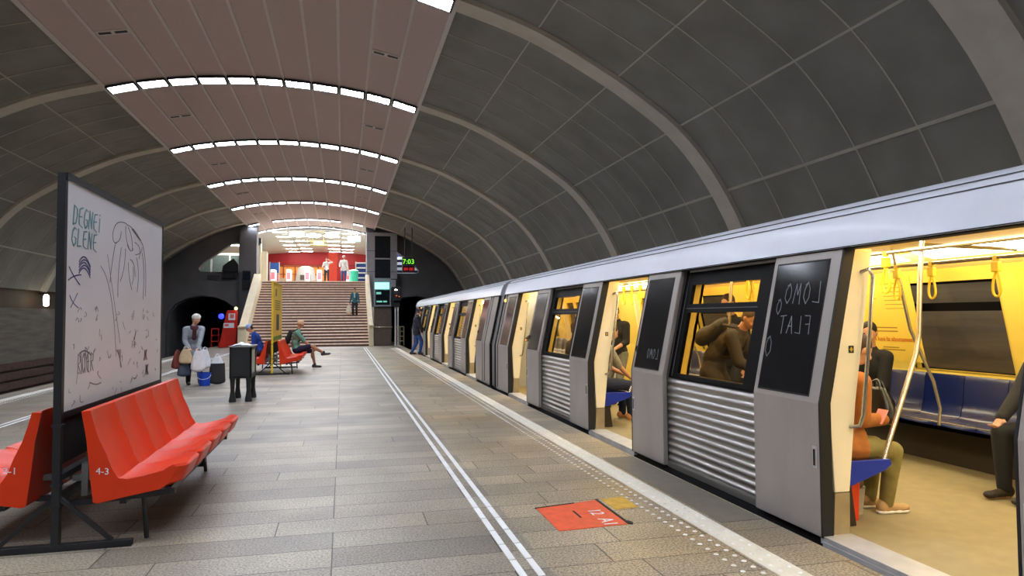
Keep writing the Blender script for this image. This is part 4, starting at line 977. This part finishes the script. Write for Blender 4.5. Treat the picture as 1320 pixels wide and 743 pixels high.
p.add(pts+[Vector(q_)+n3*.002 for q_ in pts], [(0, 1, 2, 3), (7, 6, 5, 4), (0, 4, 5, 1), (1, 5, 6, 2), (2, 6, 7, 3), (3, 7, 4, 0)])
pst = p.build('advert', mat('advert paper', (250, 214, 84)), car1)
mb = MB(); text_mb(mb, 'Sun', .1, Vector(on_far(4.8, 1.74))+n3*.003, (0, -1, 0), vf); text_mb(mb, 'der', .1, Vector(on_far(4.8, 1.62))+n3*.003, (0, -1, 0), vf); mb.build('advert_text', mat('advert red', (214, 96, 30)), pst)
# ================================================================ PEOPLE
def fuse(mb, name, m, parent, vox, smooth=4):
    """melt overlapping solids into one continuous surface"""
    o = mb.build(name, m, None)
    r = o.modifiers.new('r', 'REMESH'); r.mode = 'VOXEL'; r.voxel_size = vox
    k = o.modifiers.new('s', 'SMOOTH'); k.factor = 0.5; k.iterations = smooth
    dg = bpy.context.evaluated_depsgraph_get(); me = bpy.data.meshes.new_from_object(o.evaluated_get(dg))
    bpy.data.objects.remove(o)
    off = wloc(parent); me.transform(Matrix.Translation(-off)); me.name = name
    me.polygons.foreach_set('use_smooth', [True]*len(me.polygons))
    n = bpy.data.objects.new(name, me); C.objects.link(n); n.parent = parent
    return n
def ik(a, c, l1, l2, hint):
    d = c-a; L = d.length
    if L > (l1+l2)*0.995: c = a+d*((l1+l2)*0.995/L); d = c-a; L = d.length
    d.normalize(); x = (l1*l1-l2*l2+L*L)/(2*L); h = sqrt(max(0, l1*l1-x*x))
    q = hint-d*hint.dot(d)
    q = q.normalized() if q.length > 1e-4 else Vector((0, 0, 1))
    return a+d*x+q*h, c
def cloth(rgb, rough=.85): return mat('cloth %d %d %d' % rgb, rgb, rough, var=.14, scale=14, bump=.15)
def person(label, loc, yaw, H, hip, lean=(0, 0), head=(0, 0), rh=(.25, .0, .75), lh=(-.25, .0, .75), rf=(.1, 0, 0), lf=(-.1, 0, 0), toe=None,
           top=(40, 40, 46), sleeve=1.0, hem=.0, bottom=(40, 42, 52), leg=1.0, shoe=(40, 38, 36), hair=(50, 38, 30), hat=None, brim=False, long=False, vox=.011, skin='skin', sole=None, elb=(0, -1, -.4), scarf=None, gap=0.0, face=True):
    yaw = radians(yaw); root = thing('person', label, 'person', loc)
    o = Vector(loc); F = Vector((cos(yaw), sin(yaw), 0)); R = Vector((sin(yaw), -cos(yaw), 0)); Z = Vector((0, 0, 1)); s = H/1.75
    W = lambda p: o+R*p[0]+F*p[1]+Z*p[2]
    D = lambda p: R*p[0]+F*p[1]+Z*p[2]
    hp_ = W(hip)
    d1 = F*sin(lean[0])+Z*cos(lean[0]); d2 = F*sin(lean[1])+Z*cos(lean[1]); f1 = F*cos(lean[0])-Z*sin(lean[0]); f2 = F*cos(lean[1])-Z*sin(lean[1])
    waist = hp_+d1*.2*s; chest = waist+d2*.17*s; neck = waist+d2*.34*s
    hy = R*sin(head[1])+F*cos(head[1]); hf = hy*cos(head[0])-Z*sin(head[0]); hu = hy*sin(head[0])+Z*cos(head[0]); hr = hf.cross(hu)
    hb = neck+(d2*.06+hu*.03)*s; hc = hb+hu*.13*s+hf*.025*s
    sh = {1: neck-d2*.05*s+R*.175*s, -1: neck-d2*.05*s-R*.175*s}
    hj = {1: hp_+R*.09*s-Z*.02, -1: hp_-R*.09*s-Z*.02}
    el, wr, kn, an, ft = {}, {}, {}, {}, {}
    for k, hd, fo in ((1, rh, rf), (-1, lh, lf)):
        wr0 = W(hd); e = D((elb[0]+.35*k, elb[1], elb[2])); el[k], wr[k] = ik(sh[k], wr0, .29*s, .26*s, e)
        a0 = W((fo[0], fo[1], fo[2]+.085*s)); kn[k], an[k] = ik(hj[k], a0, .435*s, .415*s, D((.05*k, 1, .15)))
        ft[k] = toe[k] if toe else (0, 1, 0)
    def torso(mb, g, down=0.0):
        ax1 = (R, f1, d1); ax2 = (R, f2, d2)
        mb.ell(hp_+d1*.03*s, ((.158+g)*s, (.11+g)*s, (.135+g)*s), ax1); mb.ell(waist, ((.142+g)*s, (.105+g)*s, (.17+g)*s), ax2)
        mb.ell(chest+d2*.02*s, ((.165+g)*s, (.115+g)*s, (.18+g)*s), ax2)
        mb.cap(sh[1]-R*.02, (.062+g)*s, sh[-1]+R*.02, (.062+g)*s); mb.cap(neck-d2*.06*s, (.08+g)*s, neck+d2*.015*s, (.062+g*.6)*s)
    def arm(mb, k, g, t):
        mb.cap(sh[k], (.057+g)*s, el[k], (.043+g)*s)
        if t > .5: mb.cap(el[k], (.043+g)*s, el[k].lerp(wr[k], min(1, (t-.5)*2)), (.03+g)*s)
    def legs(mb, k, g, t):
        e = kn[k].lerp(hj[k], max(0, 1-t*2)) if t < .5 else kn[k]
        mb.cap(hj[k], (.088+g)*s, e, (.056+g)*s)
        if t > .5:
            q = kn[k].lerp(an[k], (t-.5)*2); mb.cap(kn[k], (.056+g)*s, q, (.038+g*(1.0))*s)
            mb.ell(kn[k].lerp(an[k], .3)-F*.012, ((.052+g)*s, (.054+g)*s, .11*s))
    # body: one continuous surface
    b = MB(); torso(b, 0)
    for k in (1, -1):
        arm(b, k, 0, 1); legs(b, k, 0, 1)
        td = D(ft[k]).normalized(); b.cap(an[k]-Z*.045*s-td*.03, .036*s, an[k]-Z*.055*s+td*.15*s, .03*s)
        hd = (wr[k]-el[k]).normalized(); sidev = R*k; pn = hd.cross(sidev); pn = pn.normalized() if pn.length > .1 else F; sv = pn.cross(hd).normalized()
        curl = (-pn if (-pn).dot(F+Z*-.3) > 0 else pn)
        pc = wr[k]+hd*.05*s; b.ell(pc, (.042*s, .02*s, .055*s), (sv, pn, hd)); b.cap(wr[k]-hd*.02, .028*s, pc, .026*s)
        for j, (off, ln) in enumerate(((-.031, .062), (-.0105, .074), (.0105, .07), (.031, .055))):
            p0 = pc+hd*.042*s+sv*off*s; p1 = p0+(hd*.8+curl*.45).normalized()*ln*.52*s; p2 = p1+(hd*.35+curl*.9).normalized()*ln*.5*s
            b.cap(p0, .0095*s, p1, .009*s, 8); b.cap(p1, .009*s, p2, .008*s, 8)
        ts = -1 if sv.dot(R)*k > 0 else 1
        p0 = pc-hd*.015*s+sv*ts*.036*s; p1 = p0+(hd*.6+sv*ts*.7+curl*.3).normalized()*.035*s; p2 = p1+(hd*.8+curl*.5).normalized()*.03*s
        b.cap(p0, .012*s, p1, .0105*s, 8); b.cap(p1, .0105*s, p2, .009*s, 8)
    hx = (hr, hf, hu)
    b.cap(neck-d2*.03*s, .056*s, hb+hu*.06*s, .052*s); b.ell(hc, (.073*s, .09*s, .108*s), hx); b.ell(hc-hu*.062*s+hf*.028*s, (.052*s, .056*s, .055*s), hx)
    b.cap(hc+hf*.085*s+hu*.01*s, .009*s, hc+hf*.104*s-hu*.03*s, .014*s, 8)
    for k in (1, -1): b.ell(hc+hr*.074*s*k-hu*.012*s-hf*.008*s, (.012*s, .02*s, .032*s), hx); b.ell(hc+hr*.03*s*k+hf*.075*s-hu*.035*s, .022*s)
    fuse(b, 'body', skin, root, vox)
    if face:
        for k in (1, -1): MB().ell(hc+hr*.03*s*k+hf*.083*s+hu*.012*s, (.0105*s, .007*s, .006*s), hx, 10, 6).build('eye', mat('eye dark', (40, 32, 30), .3), root, smooth=True)
        MB().ell(hc+hf*.086*s-hu*.062*s, (.024*s, .008*s, .008*s), hx, 10, 6).build('mouth', mat('lips', (170, 96, 88), .5), root, smooth=True)
    g = .02
    t = MB(); torso(t, g)
    for k in (1, -1): arm(t, k, g*.9, sleeve)
    if hem > 0:
        for k in (1, -1):
            e = hj[k].lerp(kn[k], min(1, hem/.43)); t.cap(hj[k], .118*s, e, .108*s)
        t.ell((hj[1].lerp(kn[1], min(1, hem/.43))+hj[-1].lerp(kn[-1], min(1, hem/.43)))/2+Z*.06, (.17*s, .12*s, .14*s), (R, f1, d1))
    fuse(t, 'jacket' if sleeve >= .9 else 'shirt', cloth(top), root, max(vox, .012), 3)
    t = MB(); t.ell(hp_+d1*.02*s, (.17*s, .122*s, .13*s), (R, f1, d1))
    for k in (1, -1): legs(t, k, .016, leg)
    fuse(t, 'trousers' if leg > .8 else 'shorts', cloth(bottom), root, max(vox, .012), 3)
    for k in (1, -1):
        td = D(ft[k]).normalized(); up = Z if abs(td.z) < .8 else F; sd = td.cross(up).normalized(); up = sd.cross(td).normalized(); hl = an[k]-up*.03*s-td*.035*s
        t = MB(); t.ell(hl, (.042*s, .05*s, .05*s), (sd, td, up)); t.cap(hl-up*.005, .042*s, hl+td*.17*s-up*.02*s, .032*s); t.ell(hl+td*.175*s-up*.017*s, (.043*s, .06*s, .03*s), (sd, td, up)); t.cap(an[k]+up*.02, .045*s, hl, .045*s)
        so = fuse(t, 'shoe', cloth(shoe, .6), root, .008, 2)
        if sole:
            t = MB()
            for q in (0, .06, .12, .18): t.ell(hl+td*q*s-up*.042*s, (.044*s, .05*s, .02*s), (sd, td, up))
            fuse(t, 'sole', cloth(sole, .6), so, .008, 2) if False else fuse(t, 'sole', cloth(sole, .6), root, .008, 2)
    if hair:
        t = MB(); t.ell(hc+hu*.032*s-hf*.018*s, (.081*s, .094*s, .09*s), hx)
        if long:
            t.ell(hc-hf*.05*s-hu*.03*s, (.078*s, .06*s, .12*s), hx); t.ell(hc-hf*.06*s-hu*.13*s, (.07*s, .045*s, .1*s), hx)
        else: t.ell(hc-hf*.04*s-hu*.02*s, (.074*s, .06*s, .075*s), hx)
        fuse(t, 'hair', cloth(hair, .7), root, .009, 2)
    if hat:
        t = MB(); t.ell(hc+hu*.045*s-hf*.005*s, (.088*s, .105*s, .082*s), hx)
        if not brim: t.ell(hc+hu*.03*s-hf*.02*s, (.09*s, .1*s, .06*s), hx)
        if brim: t.ell(hc+hu*.035*s+hf*.1*s, (.066*s, .075*s, .011*s), hx)
        fuse(t, 'cap' if brim else 'knit_hat', cloth(hat), root, .009, 2)
    if scarf:
        t = MB(); t.ell(neck+d2*.01*s+f2*.02*s, (.1*s, .1*s, .06*s), (R, f2, d2)); t.cap(neck+f2*.1*s, .045*s, chest+f2*.135*s-d2*.05*s, .05*s); fuse(t, 'scarf', cloth(scarf), root, .012, 2)
    return dict(root=root, wr=wr, hd=neck, chest=chest, f=F, r=R, d2=d2, f2=f2, hp=hp_, s=s)
def backpack(P, rgb, label):
    root = thing('backpack', label, 'backpack', tuple(P['chest']-P['f']*.2)); c = P['chest']-P['f2']*.24*P['s']-P['d2']*.04; ax = (P['r'], P['f2'], P['d2'])
    t = MB(); t.ell(c+P['f2']*.03, (.15, .075, .22), ax); t.ell(c-P['d2']*.09, (.15, .09, .13), ax); fuse(t, 'bag', cloth(rgb), root, .013, 2)
    for k in (1, -1):
        t = MB(); a = P['chest']+P['r']*.11*k*P['s']; t.tube([a-P['f2']*.16+P['d2']*.12, a+P['d2']*.215-P['f2']*.03, a+P['f2']*.125+P['d2']*.1, a+P['f2']*.15-P['d2']*.06, a-P['d2']*.2-P['f2']*.02], .018, 8); t.build('strap', cloth(rgb), root, smooth=True)
def soft_bag(name, label, cat, top, w, d, h, rgb, yaw=0, handle=True, rough=.6, fold=.16, ph=0.0, ground=False):
    """sagging bag hung from 'top'"""
    root = thing(name, label, cat, tuple(top)); T = Vector(top); a = radians(yaw); R = Vector((cos(a), sin(a), 0)); F = Vector((-sin(a), cos(a), 0))
    mb = MB(); n, k = 28, 14; vs = []
    for i in range(k+1):
        t = i/k; z = -.06-t*h
        wr = (.45+.55*sin(min(1, t*1.25)*pi/2)) if not ground else (.86+.14*t); en = 1 if t < .86 else sqrt(max(0.02, 1-((t-.86)/.145)**2))
        for j in range(n):
            q = 2*pi*j/n; rr = 1+fold*.35*sin(5*q+ph+t*3)*(1-t*.4)+fold*.2*sin(9*q-ph*2+t*6)
            c_, s_ = cos(q), sin(q); ex = abs(c_)**.7*(1 if c_ > 0 else -1); ey = abs(s_)**.7*(1 if s_ > 0 else -1)
            vs.append(T+R*(ex*w/2*wr*en*rr)+F*(ey*d/2*(.3+.7*t if not ground else 1)*en*rr)+Vector((0, 0, z)))
    fs = [(i*n+j, i*n+(j+1) % n, (i+1)*n+(j+1) % n, (i+1)*n+j) for i in range(k) for j in range(n)]+[tuple(range(n-1, -1, -1)), tuple(k*n+j for j in range(n))]
    mb.add(vs, fs); mb.build('bag', mat('bag %d %d %d' % rgb, rgb, rough, var=.1, scale=9, bump=.2), root, smooth=True, ang=80)
    if handle:
        for k in (1, -1):
            m2 = MB(); m2.tube([T+R*(-w*.2)+F*(k*d*.12)+Vector((0, 0, -.08)), T+R*(-w*.12)+F*(k*.01)+Vector((0, 0, -.02)), T+Vector((0, 0, .0)), T+R*(w*.12)+F*(k*.01)+Vector((0, 0, -.02)), T+R*(w*.2)+F*(k*d*.12)+Vector((0, 0, -.08))], .008, 6); m2.build('handle', mat('bag %d %d %d' % rgb, rgb, rough), root, smooth=True)
    return root
# woman with the bags
P = person('stooped person in grey coat and white knit hat, loaded with carrier bags', (-3.3, 17.0, 0), -72, 1.66, (0, -.06, .83), (.24, .5), (.2, -.75), rh=(.13, .36, .84), lh=(-.05, .40, .84), rf=(.1, .05, 0), lf=(-.13, .22, .0),
    top=(150, 156, 164), hem=.34, bottom=(40, 38, 42), shoe=(50, 42, 38), hair=(150, 145, 140), hat=(226, 220, 214), scarf=(78, 30, 42), elb=(0, -.7, -.5))
wl, wr_ = P['wr'][-1], P['wr'][1]; f, r = P['f'], P['r']
soft_bag('carrier_bag', 'white plastic carrier bag with pink print hanging in front of the stooped person', 'carrier bag', wl+f*.12-r*.0+Vector((0, 0, 0)), .3, .2, .46, (232, 226, 228), -160, ph=1)
soft_bag('carrier_bag', 'white plastic carrier bag on the stair side of the stooped person', 'carrier bag', wl-r*.14+f*.04+Vector((0, 0, .02)), .27, .18, .42, (222, 224, 230), -140, ph=2.5)
soft_bag('cloth_bag', 'beige cloth bag bundled on the arm of the stooped person', 'cloth bag', wr_+r*.06+f*.06+Vector((0, 0, .04)), .28, .18, .32, (206, 178, 140), -170, ph=.4)
soft_bag('handbag', 'reddish brown handbag on the track side of the stooped person', 'handbag', wr_+r*.22-f*.02+Vector((0, 0, -.03)), .26, .16, .36, (120, 52, 42), -130, ph=3)
soft_bag('cloth_bag', 'dark navy cloth bag hanging lowest beside the stooped person', 'cloth bag', wr_+r*.1+f*.0+Vector((0, 0, -.22)), .26, .16, .34, (62, 68, 88), -150, ph=4)
soft_bag('tote_bag', 'black tote bag standing on the floor beside the blue bucket', 'tote bag', (-2.74, 16.75, .545), .36, .2, .47, (34, 34, 38), 12, ph=2, fold=.05, ground=True)
soft_bag('plastic_wrap', 'crumpled white plastic bag sticking out of the black tote bag', 'plastic bag', (-2.74, 16.75, .70), .24, .15, .22, (224, 228, 232), 10, ph=1.3, fold=.3)
t = thing('bucket', 'blue plastic bucket standing on the floor by the stooped person', 'bucket', (-2.99, 16.7, 0))
MB().lathe([(0.02, .02), (.11, .0), (.118, .02), (.15, .27), (.158, .275), (.158, .29), (.146, .29), (.112, .03), (.02, .03)], (-2.99, 16.7, 0), 24).build('body', mat('bucket blue', (24, 80, 214), .35), t, smooth=True)
mb = MB(); mb.tube([(-2.99+.15*cos(a), 16.56-.0-.05*sin(a), .25-.1*sin(a)) for a in [pi*k/12 for k in range(13)]], .006, 6); mb.build('handle', 'white', t, smooth=True)
# pair on the distant benches
person('person in a blue jacket and pale blue cap sitting on the distant bench', (XC-.48, 20.75, 0), 180, 1.7, (0, 0, .55), (.1, .42), (.55, -.1), rh=(.12, .38, .62), lh=(-.1, .36, .62), rf=(.12, .45, 0), lf=(-.12, .42, 0), top=(22, 70, 170), bottom=(36, 40, 56), hair=(34, 30, 30), hat=(150, 176, 220), brim=True)
P = person('person in a green T-shirt and navy shorts sitting cross-legged on the distant bench', (XC+.47, 21.5, 0), 0, 1.78, (0, 0, .56), (-.12, .18), (.25, 0), rh=(.08, .42, .62), lh=(-.1, .40, .64), rf=(.06, .78, .36), lf=(-.08, .52, 0), toe={1: (0, .95, .12), -1: (0, 1, 0)}, top=(112, 168, 152), sleeve=.42, bottom=(34, 34, 66), leg=.45, shoe=(50, 50, 54), hair=None, hat=(222, 186, 150), skin='skin2')
backpack(P, (32, 34, 40), 'black backpack worn by the person in the green T-shirt')
t = thing('phone', 'phone in the hands of the person in the green T-shirt', 'phone', (XC+.47+.48, 21.5, .7)); MB().box(XC+.93, XC+1.0, 21.44, 21.58, .67, .68).build('case', 'black', t, bevel=.003); MB().box(XC+.935, XC+.995, 21.45, 21.57, .68, .683).build('screen', 'screen', t)
# man boarding far down the train
person('person in a dark jacket and blue jeans standing at the far train door', (2.86, 27.8, 0), 8, 1.84, (0, 0, .95), (.04, .12), (.5, 0), rh=(.2, .22, .82), lh=(-.15, .36, 1.0), rf=(.1, .12, 0), lf=(-.1, -.16, 0), top=(38, 40, 52), bottom=(52, 84, 146), shoe=(30, 30, 34), hair=(52, 38, 34), hem=.1)
# on the stairs and above
P = person('person in a teal top coming down the stairs with a pale bag', (0.66, 39.93, 1.5625), -95, 1.58, (0, 0, .80), (.02, .08), (.25, 0), rh=(.27, .06, .72), lh=(-.24, .02, .74), rf=(.08, .1, 0), lf=(-.1, -.06, 0), top=(44, 92, 104), bottom=(26, 28, 34), hair=(40, 32, 30), scarf=(160, 170, 170))
soft_bag('shopping_bag', 'pale shopping bag carried down the stairs', 'shopping bag', P['wr'][1]+P['r']*.06+Vector((0, 0, -.06)), .3, .14, .48, (214, 200, 178), 0, ph=1)
person('person in a white top and dark trousers with a raised arm at the stair head', (-1.0, 45.2, HZ), -90, 1.52, (0, 0, .78), (0, .05), (.1, 0), rh=(.2, .22, 1.0), lh=(-.16, .14, 1.38), rf=(.1, 0, 0), lf=(-.1, .06, 0), top=(222, 218, 206), sleeve=.5, bottom=(44, 44, 50), shoe=(230, 228, 222), hair=(70, 44, 34), elb=(0, -.3, -.8))
P = person('person in a white hooded top and jeans at the stair head', (0.06, 45.9, HZ), -92, 1.74, (0, 0, .9), (0, .1), (.2, 0), rh=(.22, .2, 1.02), lh=(-.26, .08, .82), rf=(.12, 0, 0), lf=(-.1, .06, 0), top=(220, 214, 202), bottom=(44, 74, 112), shoe=(70, 60, 56), hair=(200, 190, 176), hat=(224, 220, 212), hem=.1)
soft_bag('carrier_bag', 'white bag in the hand of the white hooded person at the stair head', 'carrier bag', P['wr'][-1]-P['r']*.06, .26, .14, .36, (226, 224, 220), 0, ph=2)
# passengers in the train
P = person('seated person in an orange jacket and olive trousers just inside the nearest open door', (3.56, 4.44, .018), -4, 1.68, (0, -.02, .535), (.12, .32), (.45, 0), rh=(.06, .34, .70), lh=(-.12, .36, .72), rf=(.02, .38, 0), lf=(-.14, .36, 0), top=(176, 108, 48), hem=.12, bottom=(142, 130, 74), shoe=(196, 160, 112), sole=(238, 234, 224), hair=(58, 36, 26), long=True, vox=.009)
soft_bag('handbag', 'black leather handbag on the lap of the person in the orange jacket', 'handbag', (3.98, 4.5, 1.0), .36, .18, .28, (24, 22, 22), 80, rough=.3, fold=.06, ph=1)
t = thing('paper_slip', 'pink paper held by the person in the orange jacket', 'paper', (3.84, 4.3, .74)); MB().prism([(3.80, .70), (3.86, .80), (3.863, .798), (3.803, .698)], 'y', 4.26, 4.36).build('sheet', mat('pink paper', (240, 160, 140), .6), t, bevel=.0005)
t = thing('paper_bag', 'red paper bag under the seat end by the nearest open door', 'paper bag', (3.5, 4.35, .018)); MB().hexa([(3.42, 4.28, .02), (3.6, 4.28, .02), (3.6, 4.42, .02), (3.42, 4.42, .02), (3.41, 4.27, .34), (3.61, 4.27, .34), (3.61, 4.43, .34), (3.41, 4.43, .34)]).build('bag', mat('paper bag red', (226, 66, 24), .5), t, bevel=.004); mb = MB(); mb.tube([(3.47, 4.3, .34), (3.5, 4.3, .40), (3.54, 4.3, .40), (3.56, 4.3, .34)], .004, 6); mb.build('handle', 'white', t)
t = thing('flower_pail', 'grey pail holding a dark flowered cloth beside the red paper bag', 'pail', (3.70, 4.44, .018)); MB().lathe([(.02, .01), (.065, 0), (.085, .18), (.09, .2), (.07, .2), (.02, .17)], (3.70, 4.46, .02), 18).build('body', mat('pail grey', (170, 166, 160), .4), t, smooth=True); mb = MB(); mb.ell((3.69, 4.46, .25), (.09, .08, .08)); mb.ell((3.66, 4.44, .30), (.07, .06, .06)); mb.build('cloth', mat('flowered cloth', (90, 72, 60), .8, var=.9, scale=30), t, smooth=True)
person('seated person in a dark suit on the far blue seats near the advert', (5.60, 6.36, .018), 190, 1.76, (0, 0, .535), (.0, .14), (.25, -.5), rh=(.12, .34, .64), lh=(-.12, .34, .64), rf=(.12, .42, 0), lf=(-.12, .42, 0), top=(30, 28, 30), bottom=(26, 26, 30), shoe=(20, 20, 20), hair=(30, 24, 22), vox=.01, hem=.06)
person('seated person in black trousers and black shoes at the right edge of the far seats', (5.62, 4.42, .018), 180, 1.78, (0, 0, .535), (-.05, .05), (.1, 0), rh=(.14, .4, .62), lh=(-.14, .4, .62), rf=(.08, .46, 0), lf=(-.14, .44, 0), top=(34, 34, 38), bottom=(24, 24, 28), shoe=(44, 34, 28), hair=(40, 30, 26), vox=.011)
P = person('stooping person in a dark coat standing behind the nearest train window', (3.98, 6.62, .018), -50, 1.7, (0, -.16, .88), (.3, .82), (.55, .5), rh=(.16, .42, .9), lh=(-.14, .44, .92), rf=(.12, .06, 0), lf=(-.12, -.05, 0), top=(70, 62, 56), hem=.3, bottom=(40, 38, 40), hair=(96, 72, 50), vox=.01)
backpack(P, (74, 68, 62), 'grey brown backpack on the stooping person behind the nearest window')
person('person in black standing behind the stooping person in the nearest car', (4.75, 7.75, .018), 200, 1.72, (0, 0, .9), (0, .06), (.3, 0), rh=(.2, .2, 1.0), lh=(-.22, .05, .8), top=(34, 32, 34), bottom=(30, 30, 34), hair=(60, 40, 30))
person('standing person in a black top and grey trousers inside the second open door', (4.45, 10.75, .018), 215, 1.66, (0, 0, .86), (0, .1), (.4, 0), rh=(.12, .3, .98), lh=(-.14, .28, .96), top=(34, 32, 32), bottom=(120, 116, 100), hair=(52, 36, 28), sleeve=.7)
person('seated person in a striped shirt and jeans beside the second open door', (3.52, 9.28, .018), 0, 1.74, (0, 0, .535), (.1, .3), (.4, 0), rh=(.02, .46, .62), lh=(-.1, .44, .64), rf=(.1, .46, 0), lf=(-.12, .42, 0), top=(150, 146, 130), sleeve=.5, bottom=(34, 42, 70), shoe=(210, 150, 110), hair=(48, 34, 28))
person('person in a dark coat standing inside the third open door', (4.05, 13.9, .018), 200, 1.72, (0, 0, .9), (0, .08), (.2, 0), rh=(.12, .3, 1.0), lh=(-.2, .1, .8), top=(44, 40, 44), bottom=(40, 40, 44), hair=(50, 36, 28))
person('seated person in a brown jacket behind the second closed train window', (3.56, 10.5, .018), 0, 1.72, (0, 0, .535), (0, .1), (.1, .3), rh=(.14, .36, .62), lh=(-.14, .36, .62), rf=(.1, .42, 0), lf=(-.1, .42, 0), top=(112, 92, 70), bottom=(60, 56, 60), hair=(120, 100, 84))
